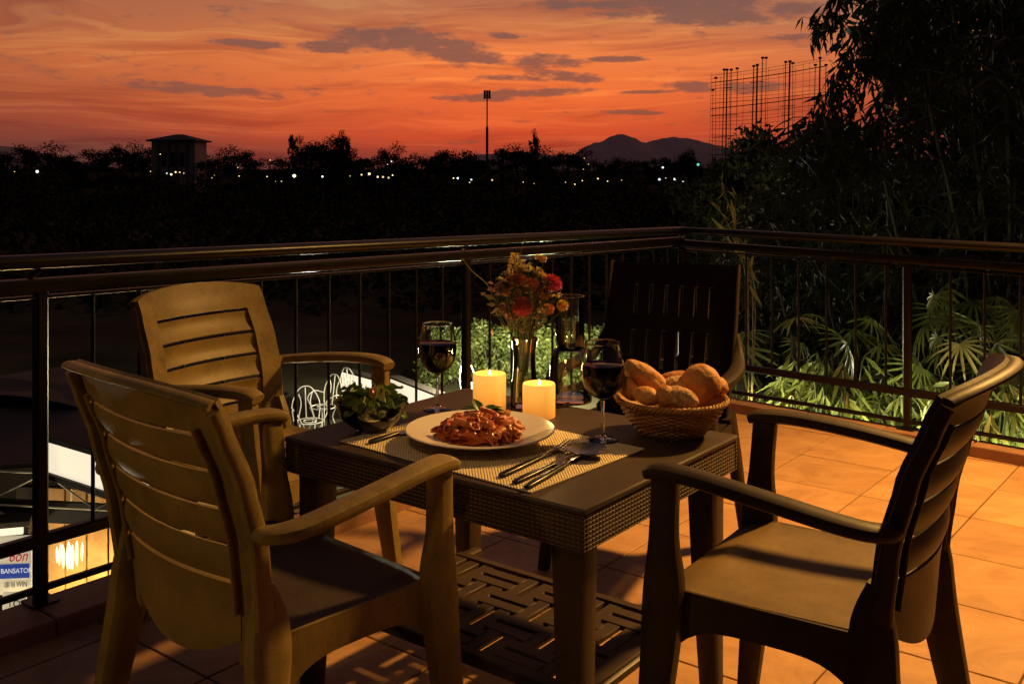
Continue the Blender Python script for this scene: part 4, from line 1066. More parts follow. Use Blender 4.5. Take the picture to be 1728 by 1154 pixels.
def hang(t, spec, Y):
    C = []; D = []; tw = MB(); l0 = Vector(t.location)
    for pts in spec:
        for rep in range(1 if len(pts) > 9 else 2):
            Q = cr([tuple(at_Y(u+random.uniform(-14, 14)*rep, v+random.uniform(-14, 14)*rep, Y+.35*rep)-l0) for u, v in pts], 8)
            tw.tube(Q, [.006*(1-.8*i/len(Q)) for i in range(len(Q))], 5)
            for i in range(3, len(Q)):
                for b_ in range(3):
                    p = Vector(Q[i])+Vector((random.gauss(0, .05), random.gauss(0, .08), random.gauss(0, .04))); dr = random.gauss(0, .45)
                    tw.tube([Q[i], tuple(p)], .0018, 4)
                    for q in range(2): C.append(tuple(p)); D.append((dr+random.gauss(0, .25), random.gauss(0, .3), -1))
    o = tw.obj('hanging_twigs', M['culm'], t); o['kind'] = 'stuff'
    leaves('hanging_leaves', M['leaf_bamboo'], t, C, D, rng.normal(size=(len(C), 3))*.5+np.array([0, -1, 0]), rng.uniform(.07, .17, len(C)), rng.uniform(.016, .030, len(C)), .1, 'stuff')
hang(bpy.data.objects['bamboo_clump'], [[(1560, -60), (1470, -40), (1415, 10), (1384, 60)], [(1560, -30), (1480, 20), (1430, 90), (1402, 160), (1396, 205)], [(1600, -20), (1510, 60), (1450, 150), (1420, 240), (1412, 300)],
    [(1620, 40), (1530, 110), (1475, 200), (1445, 300)], [(1640, -60), (1540, -20), (1490, 40), (1455, 110)], [(1700, -60), (1620, -10), (1560, 50), (1520, 120)]], 7.2)
bamboo(4.9, 8.6, [(0, 0, 6.0, -.4, -.7), (.4, .2, 6.3, .2, -.5), (-.3, .3, 5.4, -.7, -.2), (.5, -.3, 5.0, .5, -.7), (0, -.3, 4.4, -.5, -.7)], 'bamboo clump behind the right end of the railing', 66)
bamboo(3.2, 9.6, [(0, 0, 4.4, -.7, -.6), (.5, .2, 4.8, -.3, -.5), (-.3, .3, 4.0, -.6, -.2), (.8, 0, 4.3, .3, -.6)], 'low bamboo clump left of the taller ones', 60)

def tree(name, X, Y, base, H_, R_w, nclump, nleaf, leaf, label, group, mleaf, seed, flat=.75, trunkr=None, crown0=.35, cat='tree'):
    random.seed(seed)
    t = thing(name, label, cat, (X, Y, base), random.uniform(0, 6), group)
    tr = trunkr or H_*.025
    mb = MB(); mb.tube(cr([(0, 0, 0), (.03*H_, 0, H_*.3), (-.02*H_, .02*H_, H_*.62), (0, 0, H_*.86)], 4), [tr*(1-.8*i/12) for i in range(13)], 8)
    cs = []; rs = []
    for k in range(nclump):
        a = random.uniform(0, 2*PI); f = random.random(); zc = H_*(crown0+(1-crown0)*.88*f); w = R_w*math.sqrt(max(.05, 1-(abs(f-.38)/.68)**2))*random.uniform(.35, .9)
        c = (w*math.cos(a), w*math.sin(a), zc); cs.append(c); rs.append(R_w*random.uniform(.22, .42))
        mb.tube([(0, 0, zc*.62), (c[0]*.5, c[1]*.5, zc*.85), c], [tr*.35, tr*.22, tr*.1], 5)
    mb.obj('trunk', M['bark'], t)
    C, D, Nn, Ln, Wd = foliage_cloud(nleaf, cs, np.array(rs), leaf, leaf*.55, .2)
    leaves('crown', mleaf, t, C, D, Nn, Ln, Wd, .1, 'stuff')
    return t
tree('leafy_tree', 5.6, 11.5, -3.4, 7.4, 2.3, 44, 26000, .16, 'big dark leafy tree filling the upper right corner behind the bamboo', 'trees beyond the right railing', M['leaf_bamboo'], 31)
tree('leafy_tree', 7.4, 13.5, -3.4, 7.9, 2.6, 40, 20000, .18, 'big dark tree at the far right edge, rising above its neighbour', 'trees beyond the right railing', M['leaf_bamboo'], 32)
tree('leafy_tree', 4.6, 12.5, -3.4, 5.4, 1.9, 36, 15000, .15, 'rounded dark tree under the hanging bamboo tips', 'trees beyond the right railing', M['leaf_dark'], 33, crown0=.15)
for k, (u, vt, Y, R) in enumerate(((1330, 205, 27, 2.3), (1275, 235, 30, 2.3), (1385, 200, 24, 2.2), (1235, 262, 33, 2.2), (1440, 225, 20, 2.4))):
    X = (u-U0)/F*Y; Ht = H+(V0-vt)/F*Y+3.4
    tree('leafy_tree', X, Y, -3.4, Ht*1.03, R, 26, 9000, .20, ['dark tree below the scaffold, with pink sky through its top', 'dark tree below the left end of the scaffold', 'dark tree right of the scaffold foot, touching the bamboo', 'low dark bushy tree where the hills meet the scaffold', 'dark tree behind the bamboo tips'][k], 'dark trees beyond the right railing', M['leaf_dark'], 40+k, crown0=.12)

# thin dry plant rising behind the railing corner
dp = thing('dry_reed_plant', 'thin pale reed with dry leaves rising behind the railing corner', 'plant', (1.25, 6.0, -3.4)); C = []; D = []
for (u0, v0, u1, v1, u2, v2) in ((1262, 520, 1245, 400, 1214, 296), (1270, 500, 1240, 395, 1243, 330), (1262, 470, 1240, 400, 1208, 345), (1275, 520, 1262, 450, 1236, 402)):
    P = cr([tuple(at_Y(u, v, 6.0)-Vector(dp.location)) for u, v in ((1262, 800), (u0, v0), (u1, v1), (u2, v2))], 6)
    MB().tube(P, [.0045*(1-.8*i/len(P)) for i in range(len(P))], 6).obj('stem', M['leaf_dry'], dp)
    for q in range(16):
        i_ = random.randint(8, len(P)-1); C.append(P[i_]); D.append((random.gauss(0, .6), random.gauss(0, .3), random.choice((1, 1, -1))*random.uniform(.5, 1.3)))
for (u, v, du, dv) in ((1243, 405, .5, -1), (1230, 400, -.6, .7), (1255, 440, .7, -1), (1258, 470, .4, 1), (1250, 435, -.5, .8), (1240, 380, -.1, 1), (1262, 480, .7, -1)):
    o = leaves('leaf', M['leaf_dry'], dp, [tuple(at_Y(u, v, 5.98)-Vector(dp.location))], [(du, 0, dv)], [(.2, -1, .1)], .16, .030, .15)
leaves('small_leaves', M['leaf_dry'], dp, C, D, rng.normal(size=(len(C), 3)), .07, .009, .1, 'stuff')
lamp('reed_glow_light', 'POINT', (1.6, 6.6, -.9), 4, (1, .85, .5), .05)

# ------------------------------------------------------------------ hedge, white planters and wire chairs on the lower lawn
hd = thing('hedge', 'brightly lit leafy hedge beyond the railing behind the candles', 'hedge', (-.55, 22, -3.4)); cs = [(random.uniform(-1.3, 2.6), random.uniform(-.4, .4), random.uniform(.1, 1.15)) for _ in range(60)]
C, D, Nn, Ln, Wd = foliage_cloud(16000, cs, np.full(60, .34), .12, .055, .1)
o = leaves('leaves', M['leaf_hedge'], hd, C, D, Nn, Ln, Wd, .1, 'stuff')
mb = MB()
for k in range(26):
    x = -1.3+k*.155; mb.tube([(x, 0, 0), (x+random.uniform(-.1, .1), random.uniform(-.1, .1), .6), (x+random.uniform(-.2, .2), 0, 1.2)], .012, 5)
o = mb.obj('branches', M['bark'], hd); o['kind'] = 'stuff'
lum = mat('lit_white_wall', (.75, .72, .62), rough=.6, emit=(1.0, .86, .62), es=.92)
def lightbox(name, a, b, hh, dep, label, m_=lum, cat='light box'):
    a = Vector(a); b = Vector(b); L_ = (b-a).length; t = thing(name, label, cat, a, math.atan2((b-a).y, (b-a).x))
    MB().rbox((.03, .0, .03), (L_-.03, .02, hh-.03), .003).obj('lit_panel', m_, t)
    MB().rbox((0, .021, 0), (L_, dep, hh), .006).obj('casing', M['roofdark'], t)
    MB().rbox((-.01, -.02, hh-.028), (L_+.01, .0205, hh+.01), .004).obj('frame', M['roofdark'], t)
    MB().rbox((-.01, -.02, -.01), (L_+.01, .0205, .028), .004).obj('frame', M['roofdark'], t)
    return t
p0 = at_Y(575, 672, 20); p1 = at_Y(641, 684, 19.0)
lightbox('illuminated_sign', (p0.x, p0.y, p0.z), (p1.x, p1.y, p1.z), .56, .25, 'white lit box behind the salad bowl')
p0 = at_Y(655, 668, 20.5); p1 = at_Y(732, 690, 18.9)
lightbox('illuminated_sign', (p0.x, p0.y, p0.z), (p1.x, p1.y, p1.z), .40, .25, 'long low white lit box between salad bowl and wine glass')
def wire_chair(X, Y, rz, label):
    t = thing('wire_chair', label, 'garden chair', (X, Y, -3.4), rz, 'white wire chairs on the lower lawn'); w = .010
    def tb(P, nm, k=5): MB().tube(cr(P, k), w, 6).obj(nm, M['white'], t)
    tb([(-.22, 0, .42), (-.24, .03, .7), (-.12, .06, .93), (0, .07, .98), (.12, .06, .93), (.24, .03, .7), (.22, 0, .42)], 'back_hoop')
    tb([(-.14, 0, .45), (-.08, .04, .7), (-.12, .06, .86)], 'back_wire'); tb([(.14, 0, .45), (.08, .04, .7), (.12, .06, .86)], 'back_wire'); tb([(0, 0, .44), (0, .04, .7), (0, .07, .96)], 'back_wire')
    MB().tube([(.22*math.cos(a), -.2+.22*math.sin(a), .44) for a in [2*PI*i/20 for i in range(21)]], w, 6).obj('seat_ring', M['white'], t)
    MB().tube([(.11*math.cos(a), -.2+.11*math.sin(a), .44) for a in [2*PI*i/14 for i in range(15)]], w*.7, 6).obj('seat_ring', M['white'], t)
    for sx in (-1, 1):
        for sy in (-1, 1): tb([(sx*.17, -.2+sy*.17, .44), (sx*.12, -.2+sy*.12, .25), (sx*.2, -.2+sy*.2, 0)], 'leg')
        tb([(sx*.23, .02, .62), (sx*.30, -.15, .68), (sx*.26, -.34, .60), (sx*.18, -.33, .44)], 'arm')
def wc(u, v, Y, rz, label):
    wire_chair((u-U0)/F*Y, Y, rz, label)
wc(517, 725, 17.2, .5, 'white wire garden chair at the left, seen past the rear tan chair')
wc(560, 700, 18.2, -.7, 'white wire garden chair partly behind the salad bowl')
wc(590, 700, 18.9, 2.4, 'white wire garden chair furthest right behind the salad leaves')
wc(790, 700, 19.5, 1.0, 'white wire garden chair seen between wine glass and candle')
lamp('lawn_flood_light', 'POINT', (-3.0, 15.5, -1.6), 190, (1, .9, .68), .15)

# ------------------------------------------------------------------ kiosk below the left railing
wood = mat('warm_wood_plank', (.52, .30, .12), rough=.55, c2=(.36, .18, .06), nscale=5, bump=.3, bscale=18)
kio = thing('shop_kiosk', 'small lit kiosk with upright wooden boards below the left railing', 'kiosk', (-3.3, 7.2, -3.4), math.radians(-8))
pw = .165
for k in range(13):
    x = -.05+k*pw
    o = MB().rbox((x+.004, 0, 0), (x+pw-.008, .03, 2.42), .003).obj('plank', wood, kio)
MB().box((-.3, .05, 0), (2.3, .12, 2.4)).obj('rear_wall', M['roofdark'], kio, smooth=False)
MB().rbox((-.10, -.03, 0), (-.06, .05, 2.5), .003).obj('corner_post', M['white'], kio)
tr_ = MB()
for (a, b) in (((-1.2, -.6, 2.50), (2.5, -.6, 2.50)), ((-1.2, -.6, 2.72), (2.5, -.6, 2.72)), ((-.9, -.6, 2.5), (-.5, -.6, 2.72)), ((-.5, -.6, 2.72), (-.1, -.6, 2.5)), ((-.1, -.6, 2.5), (.35, -.6, 2.72)), ((.35, -.6, 2.72), (.7, -.6, 2.5)), ((.7, -.6, 2.5), (1.1, -.6, 2.72)), ((1.1, -.6, 2.72), (1.5, -.6, 2.5)), ((1.5, -.6, 2.5), (1.9, -.6, 2.72))):
    MB().tube([a, b], .006, 6).obj('truss_bar', M['white'], kio)
rf = MB(); rf.patch(lambda a, b: Vector((a, b, 2.75+.015*(b+.6)+.03*math.sin(a*3)+.04*mnoise.noise(Vector((a, b, 0))))), -1.6, 1.15, -.55, 1.7, 24, 12, .03); rf.obj('roof', M['roofdark'], kio)
rf = MB(); rf.patch(lambda a, b: Vector((a, -.5+.0*b, b)), -1.6, 2.6, 2.36, 2.50, 10, 2, .03); rf.obj('fascia', M['roofdark'], kio)
lamp('kiosk_light', 'POINT', (-2.95, 6.75, -1.75), 34, (1, .72, .28), .05)
lamp('kiosk_light', 'POINT', (-2.15, 6.8, -2.3), 42, (1, .90, .50), .05)
lamp('kiosk_light', 'POINT', (-3.75, 6.0, -1.7), 26, (1, .85, .55), .05)
glow = emis('lamp_glow', (1, .85, .45), 2.0)
ch = thing('crystal_pendant_lamp', 'glowing crystal drop lamp hanging before the kiosk boards', 'lamp', at_Y(118, 935, 6.95))
MB().tube([(0, 0, .10), (.01, 0, .45)], .006, 6).obj('hanging_rod', M['white'], ch)
for (r, n, z0, z1) in ((.082, 9, .065, -.05), (.05, 6, .07, -.085), (.018, 3, .07, -.105)):
    for k in range(n):
        a = 2*PI*k/n; MB().lathe([(.002, z0), (.007, z0-.02), (.008, (z0+z1)/2), (.006, z1+.02), (.001, z1)], 8, (r*math.cos(a), r*math.sin(a), 0)).obj('crystal', glow, ch)
p0 = at_Y(74, 802, 6.45); p1 = at_Y(262, 864, 5.75)
lightbox('illuminated_sign', p0, p1, .255, .5, 'long white lit sign box over the kiosk left of the foreground chair')
p0 = at_Y(-60, 918, 6.4); p1 = at_Y(47, 899, 6.5)
lightbox('illuminated_sign', p0, p1, .11, .2, 'narrow white lit strip above the poster at the left edge')
p0 = at_Y(575, 672, 20)
# posters
pos_m = mat('poster_paper', (.78, .72, .55), rough=.6, emit=(1, .85, .55), es=.42)
red = mat('red_print', (.55, .02, .05), rough=.6, emit=(.8, .02, .05), es=.25); blue = mat('blue_print', (.03, .08, .42), rough=.6, emit=(.04, .12, .7), es=.25)
wht = mat('white_print', (.8, .8, .8), rough=.6, emit=(1, .95, .9), es=.5); blk = mat('black_print', (.03, .02, .02), rough=.6)
def text_mesh(s, size, m_, parent, loc, name='lettering', shear=0, wide=1):
    cu = bpy.data.curves.new(name, 'FONT'); cu.body = s; cu.size = size; cu.extrude = .001; cu.shear = shear; cu.align_x = 'CENTER'; cu.align_y = 'CENTER'
    o = bpy.data.objects.new(name, cu); COL.objects.link(o); dg = bpy.context.evaluated_depsgraph_get(); me = bpy.data.meshes.new_from_object(o.evaluated_get(dg)); bpy.data.objects.remove(o)
    me.materials.clear(); me.materials.append(m_); q = bpy.data.objects.new(name, me); COL.objects.link(q); q.parent = parent; q.location = loc; q.rotation_euler = (PI/2, 0, 0); q.scale = (wide, 1, 1)
    return q
p0 = at_Y(-60, 1006, 6.2); pw_ = (48+60)/F*6.2; ph_ = 98/F*6.2
po = thing('shop_poster', 'lit poster with red and white on blue lettering at the left edge', 'poster', p0, math.radians(6))
MB().rbox((0, 0, 0), (pw_, .02, ph_), .003).obj('board', pos_m, po)
MB().rbox((.0, -.003, ph_*.28), (pw_*.975, -.0005, ph_*.53), .0005).obj('blue_band', blue, po)
text_mesh('6on', .098, red, po, (pw_*.80, -.003, ph_*.655), shear=.35, wide=.75)
text_mesh('BANSATOR', .042, wht, po, (pw_*.78, -.006, ph_*.41), wide=.85)
text_mesh('IIII III WIN', .050, blk, po, (pw_*.77, -.003, ph_*.17), wide=.62)
p0 = at_Y(4, 1030, 6.15)
po2 = thing('shop_notice', 'small white notice with dark letters under the poster at the left edge', 'notice', p0, math.radians(6)); pw2 = 38/F*6.15
MB().rbox((0, 0, 0), (pw2, .02, 30/F*6.15), .003).obj('board', pos_m, po2)
text_mesh('\u2018TOI', .055, blk, po2, (pw2*.5, -.003, .04))
# dark tarpaulin roof further left
tp = thing('tarpaulin_roof', 'dark sagging tarpaulin roof below the left railing', 'roof', at_Y(60, 700, 9.0)); mb = MB()
mb.patch(lambda a, b: Vector((a, b, .30-.12*abs(a+.3)-.10*b+.05*mnoise.noise(Vector((a*2, b*2, 3))))), -1.6, 1.2, -.8, 1.4, 24, 16, .02); mb.obj('sheet', M['roofdark'], tp)
for (x, y) in ((-1.5, -.7), (1.1, -.7), (-1.5, 1.3), (1.1, 1.3)): MB().tube([(x, y, .06), (x, y, -2.45)], .03, 6).obj('pole', M['roofdark'], tp)

# ------------------------------------------------------------------ far plain: hills, trees, tower, lamps
def ridge(pts, Y, dep, name):
    us = [p[0] for p in pts]; vs_ = [p[1] for p in pts]; nx = 90
    def f(a, b):
        u = us[0]+(us[-1]-us[0])*a; v = np.interp(u, us, vs_); h = (V0-v)/F*Y; X = (u-U0)/F*Y
        h += mnoise.noise(Vector((a*30, b*4, 1)))*6*(1-abs(b))+mnoise.noise(Vector((a*90, b*9, 5)))*2.5*(1-abs(b))
        return Vector((X, Y+b*dep, -3.4+(h+4.7)*(1-b*b)**1.2 if abs(b) < 1 else -3.4))
    mb = MB(); nu, nv = nx, 14
    vv = [f(i/nu, -1+2*j/nv) for i in range(nu+1) for j in range(nv+1)]; fs = []
    for i in range(nu):
        for j in range(nv): a = i*(nv+1)+j; fs.append((a, a+nv+1, a+nv+2, a+1))
    mb.add(vv, fs); return tag(mb.obj(name, M['hill']), kind='structure')
ridge([(930, 285), (955, 272), (975, 258), (990, 246), (1010, 241), (1026, 233), (1043, 227), (1058, 231), (1072, 240), (1090, 242), (1108, 235), (1130, 232), (1152, 234), (1175, 240), (1195, 246), (1215, 252), (1260, 262), (1330, 285)], 3200, 700, 'hills')
ridge([(-140, 284), (-60, 256), (0, 247), (12, 251), (60, 270), (130, 284)], 2600, 500, 'hills')
ridge([(740, 284), (800, 262), (850, 258), (880, 256), (930, 262), (990, 284)], 4200, 500, 'hills')

protoT = []
def far_proto(k, tall):
    random.seed(100+k)
    t = tree('far_tree', 0, 0, -3.4, 1.0, .42 if not tall else .20, 15 if not tall else 30, 2600, .038, 'x', None, M['leaf_dark'], 100+k, crown0=.08 if not tall else .05, trunkr=.02); return t
protos = [far_proto(k, k >= 5) for k in range(7)]
used = set()
desc = ['broad', 'rounded', 'wide crowned', 'low bushy', 'domed', 'tall narrow', 'slender feathery']
sky_pts = [(0, 250), (60, 250), (100, 244), (150, 254), (200, 252), (235, 240), (270, 245), (345, 248), (370, 250), (400, 256), (440, 264), (475, 268), (500, 262), (512, 232), (540, 236), (575, 232), (595, 245), (620, 262), (645, 262), (665, 242), (690, 256), (715, 254), (740, 246), (770, 242), (795, 256), (825, 268), (850, 266), (872, 250), (900, 238), (930, 240), (958, 246), (990, 258), (1020, 258), (1050, 256), (1080, 252), (1110, 260), (1145, 254), (1165, 262), (1195, 262), (1225, 258)]
def place_far(u, v, Y, kind, wscale, label):
    if kind not in used: t = protos[kind]; used.add(kind)
    else: t = copy_tree(protos[kind])
    hgt = H+(V0-v)/F*Y+3.4
    t.location = ((u-U0)/F*Y, Y, -3.4); t.scale = (wscale, wscale, hgt*1.03); t.rotation_euler = (0, 0, random.uniform(0, 6.28))
    tag(t, label, 'tree', 'trees along the horizon'); return t
random.seed(11)
land = lambda u: ('at the far left' if u < 130 else 'left of the roofed tower' if u < 262 else 'in front of the roofed tower' if u < 350 else 'right of the roofed tower' if u < 470 else 'on the horizon over the rear tan chair' if u < 560 else 'on the horizon left of the tall mast' if u < 800 else 'at the foot of the tall mast' if u < 850 else 'right of the tall mast' if u < 960 else 'below the hills' if u < 1100 else 'at the right foot of the hills')
zc_ = {}; ORD = ['first', 'second', 'third', 'fourth', 'fifth', 'sixth', 'seventh', 'eighth', 'ninth', 'tenth', 'eleventh', 'twelfth', 'thirteenth', 'fourteenth', 'fifteenth', 'sixteenth']
for i in range(0, 62):
    u = -25+i*20.8+random.uniform(-7, 7); v = np.interp(u, [p[0] for p in sky_pts], [p[1] for p in sky_pts])+random.choice((-5, 0, 4, 9, 13))+random.uniform(-3, 3)
    Y = random.uniform(150, 230); k = random.choice((0, 1, 2, 3, 4)); hgt = H+(V0-v)/F*Y+3.4
    zn = land(u); zc_[zn] = zc_.get(zn, 0)+1
    place_far(u, v, Y, k, hgt*random.uniform(1.2, 1.7), '%s tree, %s from left, %s' % (desc[k], ORD[zc_[zn]-1], zn))
for u, v, k, w, lb in ((494, 220, 5, 5, 'tall narrow cypress like tree left of the highest tree group'), (516, 227, 1, 5, 'round headed tree beside the narrow one in the highest group'), (572, 212, 6, 7, 'tallest feathery tree of the left group'), (583, 222, 5, 5, 'second tall thin tree beside the feathery one'), (902, 210, 6, 6, 'leaning feathery tall tree right of the mast'),
                        (665, 243, 4, 9, 'bushy tree alone left of the mast'), (545, 238, 0, 14, 'large crowned tree of the left group'), (590, 240, 2, 13, 'large crowned tree right of the feathery one'), (1160, 252, 3, 7, 'small round tree before the right hill'), (770, 243, 0, 10, 'dense tree left of the mast foot')):
    place_far(u, v, 160, k, w, lb)
# dense low bush line in front, one mass
n = 26000; uu = rng.uniform(-120, 1500, n); YY = rng.uniform(95, 150, n); zz = -3.4+rng.random(n)**1.6*(2.6+1.0*np.sin(uu/37)+.8*np.sin(uu/13))
n2_ = 16000; u2 = rng.uniform(-200, 1500, n2_); Y2 = 32+66*rng.random(n2_)**.8; z2 = -3.4+rng.random(n2_)**2*(.25+1.3*np.clip(np.sin(u2/61+Y2/9)+np.sin(u2/23-Y2/5)-.5, 0, 2))
uu = np.append(uu, u2); YY = np.append(YY, Y2); zz = np.append(zz, z2); n = len(uu)
C = np.stack([(uu-U0)/F*YY, YY, zz], 1); o = leaves('scrub', M['leaf_dark'], None, C, rng.normal(size=(n, 3)), rng.normal(size=(n, 3)), .5, .35, .1, 'stuff')
# low pale wall in the field, far left
w = MB(); a = at_z(-150, 352, -3.4+.5); MB().box((-9, 0, 0), (4.5, .3, .55)).obj('low_field_wall', M['concrete'], smooth=False)
o = bpy.data.objects['low_field_wall']; o.location = (-(864-40)/F*118, 118, -3.4); o.scale = (1.4, 1, 1); tag(o, 'low pale wall in the dark field at the far left', 'wall')

# tower building with overhanging roof
tw = thing('tower_building', 'square tower building with overhanging pitched roof left on the horizon', 'building', ((303-U0)/F*170, 170, -3.4)); k = 170/F
tan = mat('tower_plaster', (.50, .36, .30), rough=.9, noise=.3, nscale=.4)
hb = (H+(V0-240)*k)+3.4
MB().box((-36*k, -3.2, 0), (36*k, 3.2, hb)).obj('wall', tan, tw, smooth=False)
for x in (-24, -6, 6, 24): MB().box((x*k-.22, -3.45, 0), (x*k+.22, -3.2, hb-.4)).obj('pilaster', M['concrete'], tw, smooth=False)
for x in (-15, 0, 15): MB().box((x*k-.35, -3.28, hb*.55), (x*k+.35, -3.18, hb*.8)).obj('window', M['roofdark'], tw, smooth=False)
r = MB(); e = 41.5*k; hr_ = hb; r.add([(-e, -4.3, hr_), (e, -4.3, hr_), (e, 4.3, hr_), (-e, 4.3, hr_), (-e, -4.3, hr_+.25), (e, -4.3, hr_+.25), (e, 4.3, hr_+.25), (-e, 4.3, hr_+.25), (-.6, 0, hr_+1.3), (.6, 0, hr_+1.3)],
    [(0, 3, 2, 1), (0, 1, 5, 4), (1, 2, 6, 5), (2, 3, 7, 6), (3, 0, 4, 7), (4, 5, 9, 8), (6, 7, 8, 9), (5, 6, 9), (7, 4, 8)]); r.obj('roof', M['roofdark'], tw, smooth=False)
# mast with floodlight head
ms = thing('floodlight_mast', 'tall lighting mast with a boxy unlit head standing above the horizon', 'mast', ((822-U0)/F*150, 150, -3.4)); k = 150/F; hm = H+(V0-166)*k+3.4
MB().tube([(0, 0, 0), (0, 0, hm*.72)], .19, 8).obj('lower_pole', M['scaf'], ms)
MB().tube([(0, 0, hm*.72), (0, 0, hm)], .10, 8).obj('upper_pole', M['scaf'], ms)
for x in (-.36, 0.0, .36): MB().rbox((x-.16, -.25, hm), (x+.16, .25, hm+1.15), .03).obj('lamp_head', M['scaf'], ms)
MB().rbox((-.6, -.1, hm-.1), (.6, .1, hm), .02).obj('crossbar', M['scaf'], ms)
cm = thing('chimney', 'small square chimney on the horizon right of the mast', 'chimney', ((848-U0)/F*160, 160, -3.4)); MB().box((-.25, -.25, 0), (.25, .25, H+(V0-255)/F*160+3.4)).obj('stack', M['scaf'], cm, smooth=False); MB().box((-.4, -.4, H+(V0-255)/F*160+3.4), (.4, .4, H+(V0-252)/F*160+3.4)).obj('cap', M['scaf'], cm, smooth=False)
# distant lamps
def far_lamp(u, v, r, colr, s, label, Y=92):
    p = at_Y(u, v, Y); t = thing('street_lamp', label, 'street lamp', (p.x, p.y, -3.4), group='small lights along the horizon')
    MB().tube([(0, 0, 0), (0, 0, p.z+3.4)], .03, 5).obj('post', M['scaf'], t)
    MB().lathe([(.01, -r*Y/F), (r*Y/F*.9, -r*Y/F*.4), (r*Y/F, 0), (r*Y/F*.8, r*Y/F*.7), (.01, r*Y/F)], 10, (0, 0, p.z+3.4)).obj('bulb', far_m(colr, s), t)
fmc = {}
def far_m(c, s):
    if (c, s) not in fmc: fmc[(c, s)] = emis('bulb_glow', c, s)
    return fmc[(c, s)]
WH = (.85, .95, 1.0); YE = (1, .72, .32); GR = (.9, 1, .55)
FL = [(64, 289, 3.2, WH, 4, 'bluish white lamp alone at the far left'), (26, 290, 1.0, YE, 2, 'faint orange lamp at the far left edge'), (252, 288, 1.2, YE, 3, 'tiny lamp left of the tower foot'), (272, 263, 1.2, YE, 3, 'tiny lamp high beside the tower wall'),
      (280, 293, 2.2, WH, 5, 'white lamp at the left of the lit strip under the tower'), (290, 293, 2.0, YE, 5, 'second lamp of the strip under the tower'), (298, 293, 1.9, YE, 4, 'third lamp of the strip under the tower'), (305, 293, 1.8, YE, 4, 'fourth lamp of the strip under the tower'), (310, 293, 1.6, YE, 4, 'last lamp of the strip under the tower'),
      (357, 303, 1.3, YE, 3, 'dim low lamp right of the tower'), (362, 295, 1.1, YE, 3, 'dim lamp above the low one right of the tower'), (401, 285, 1.1, YE, 3, 'upper of two small lamps right of the tower'), (402, 296, 1.2, YE, 3, 'lower of two small lamps right of the tower'),
      (449, 298, 1.5, YE, 4, 'small lamp left of the brightest greenish one'), (463, 305, 1.2, YE, 3, 'low dim lamp before the brightest greenish one'), (474, 305, 1.2, YE, 3, 'dim low lamp close to the brightest greenish one'), (498, 298, 4.2, GR, 6, 'brightest greenish lamp of the horizon'), (543, 297, 2.3, WH, 4, 'white lamp right of the brightest greenish one'),
      (592, 296, 1.6, YE, 4, 'small lamp midway to the yellow lights'), (612, 296, 1.6, YE, 4, 'small lamp just before the yellow lights'), (625, 295, 2.6, YE, 6, 'tall bright lamp starting the row of yellow lights'), (638, 298, 2.0, YE, 5, 'second in the row of yellow lights'), (648, 299, 2.6, YE, 5, 'third in the row of yellow lights'), (655, 299, 2.0, YE, 5, 'fourth in the row of yellow lights'), (664, 298, 2.0, YE, 5, 'last in the row of yellow lights'),
      (661, 275, 2.0, WH, 3, 'bluish lamp among the trees left of the mast'), (656, 279, 1.2, WH, 3, 'tiny bluish lamp beside the other among the trees'), (765, 301, 1.4, YE, 3, 'faint lamp at the left of the pair before the mast'), (771, 303, 2.3, WH, 4, 'brighter lamp of the pair before the mast'), (797, 303, 2.3, WH, 4, 'white lamp closest to the mast on its left'), (831, 302, 2.3, YE, 5, 'white lamp just right of the mast foot'), (791, 308, 1.5, YE, 3, 'small lamp under the one closest to the mast'),
      (881, 308, 1.0, YE, 3, 'tiny lamp right of the mast'), (902, 310, 1.0, YE, 3, 'next tiny lamp right of the mast'), (954, 309, 1.1, YE, 3, 'tiny low lamp below the left hill slope'), (972, 310, 1.4, YE, 3, 'small low lamp below the hill'), (984, 304, 1.5, YE, 4, 'small yellow lamp below the hill'), (1008, 304, 1.6, YE, 4, 'yellow lamp below the hill summit'), (1027, 304, 1.6, YE, 4, 'next yellow lamp below the hill summit'), (1050, 303, 1.6, YE, 4, 'yellow lamp below the right side of the hill'),
      (1111, 302, 3.2, WH, 5, 'large white lamp left of the right hill foot'), (1118, 285, 2.4, WH, 4, 'white lamp above the large one'), (1125, 299, 1.7, WH, 3, 'small white lamp beside the large one'), (1140, 303, 2.6, WH, 5, 'white lamp second from the scaffold'), (1152, 306, 2.0, WH, 4, 'white lamp closest to the scaffold foot'), (1177, 278, 3.0, (.2, .95, .75), 1.6, 'turquoise sign light beside the scaffold'), (985, 269, 1.4, YE, 3, 'amber lamp high at the left hill foot'), (992, 277, 1.2, YE, 3, 'second amber lamp at the left hill foot'), (984, 285, 1.2, YE, 3, 'third amber lamp at the left hill foot'), (98, 258, 1.2, YE, 3, 'tiny lamp in the trees at the far left'), (456, 270, 1.8, YE, 2, 'dull lamp in the trees right of the tower')]
for a_ in FL: far_lamp(a_[0]+random.uniform(-2, 2), a_[1]+random.uniform(-2.5, 2.5), a_[2]*random.uniform(.5, .8), a_[3], round(a_[4]*random.choice((.25, .5, .8)), 2), a_[5])

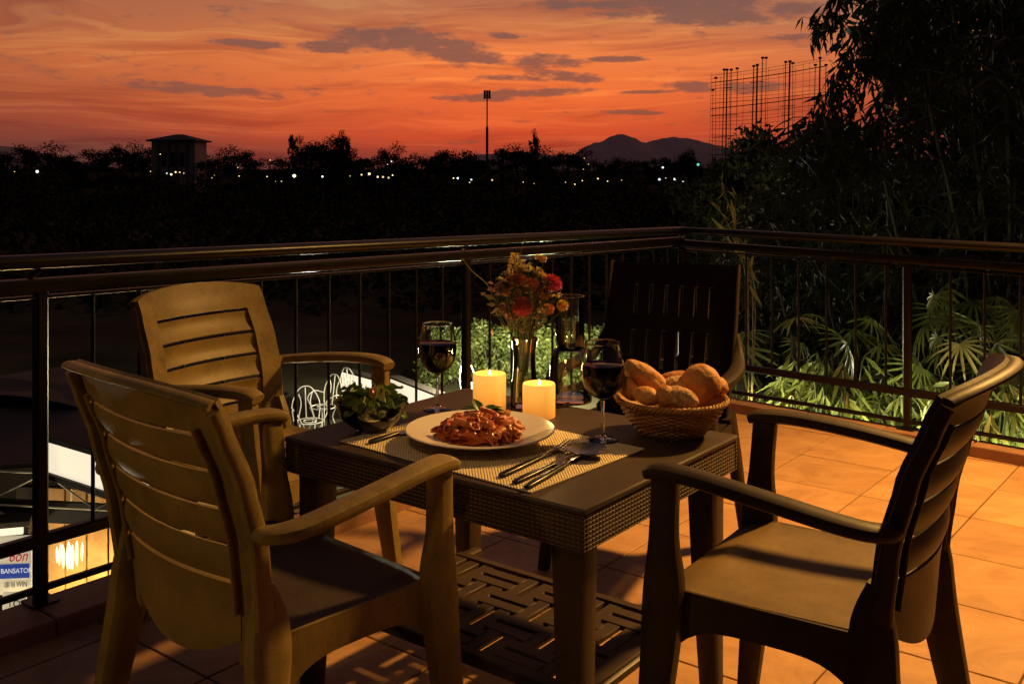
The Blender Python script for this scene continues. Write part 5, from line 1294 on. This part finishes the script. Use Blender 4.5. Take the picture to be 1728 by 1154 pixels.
# scaffold with wires
sc_ = thing('scaffold', 'tall open scaffold of poles and cables above the dark trees at the right', 'scaffold', ((1300-U0)/F*60, 60, -3.4)); loc = Vector(sc_.location)
def sp3(u, v, Y=60): return tuple(at_Y(u, v, Y)-loc)
for (ub, ut, vt, r) in ((1200, 1203, 152, .5), (1207, 1208, 132, .5), (1215, 1222, 118, 1.0), (1222, 1227, 118, 1.5), (1230, 1234, 118, .8), (1241, 1244, 116, .5), (1263, 1272, 112, 1.0), (1272, 1278, 110, 1.8), (1280, 1287, 98, .9), (1289, 1293, 98, .6), (1319, 1326, 105, .9), (1326, 1333, 104, 1.8), (1336, 1338, 107, .6), (1368, 1376, 110, .8), (1377, 1384, 98, 1.6), (1385, 1394, 110, .8)):
    MB().tube([sp3(ub, 420), sp3(ut, vt)], r*.8*60/F, 6).obj('pole', M['scaf'], sc_)
    MB().rbox((-.09, -.05, -.06), (.09, .05, .06), .01, Matrix.Translation(sp3(ut, vt))).obj('pole_cap', M['scaf'], sc_)
for q_ in range(14):
    u_ = 1204+q_*13.6+random.uniform(-4, 4); v_ = 128-(u_-1200)*.14+random.uniform(-4, 14)
    MB().tube([sp3(u_-4, 300), sp3(u_, v_)], .28*60/F, 5).obj('thin_pole', M['scaf'], sc_)
for (ua, ub_, v_) in ((1200, 1245, 196), (1203, 1240, 232), (1198, 1250, 262), (1262, 1292, 190), (1262, 1290, 230), (1316, 1342, 180), (1318, 1340, 195), (1366, 1396, 165), (1366, 1394, 205), (1205, 1236, 150), (1266, 1290, 140)):
    MB().tube([sp3(ua, v_), sp3(ub_, v_-2)], .55*60/F, 5).obj('ledger_bar', M['scaf'], sc_)
for (va, vb, u1, r) in ((162, 142, 1393, .25), (200, 183, 1393, .25), (212, 198, 1393, .3), (233, 226, 1300, .25), (252, 250, 1250, .3), (128, 98, 1393, .32), (134, 102, 1393, .3), (140, 112, 1393, .8), (146, 118, 1393, .3), (168, 150, 1393, .3), (175, 155, 1440, .5), (184, 160, 1420, .8), (195, 175, 1393, .4), (206, 190, 1330, .35), (218, 205, 1300, .35), (228, 222, 1275, .5), (238, 233, 1262, .4), (155, 132, 1393, .25), (245, 243, 1245, .4)):
    P = []
    for i in range(9): f = i/8; P.append(sp3(1200+(u1-1200)*f, va+(vb-va)*(u1-1200)/193*f+2*math.sin(PI*f)))
    MB().tube(P, r*60/F, 5).obj('cable', M['scaf'], sc_)

print('objects', len(bpy.data.objects))
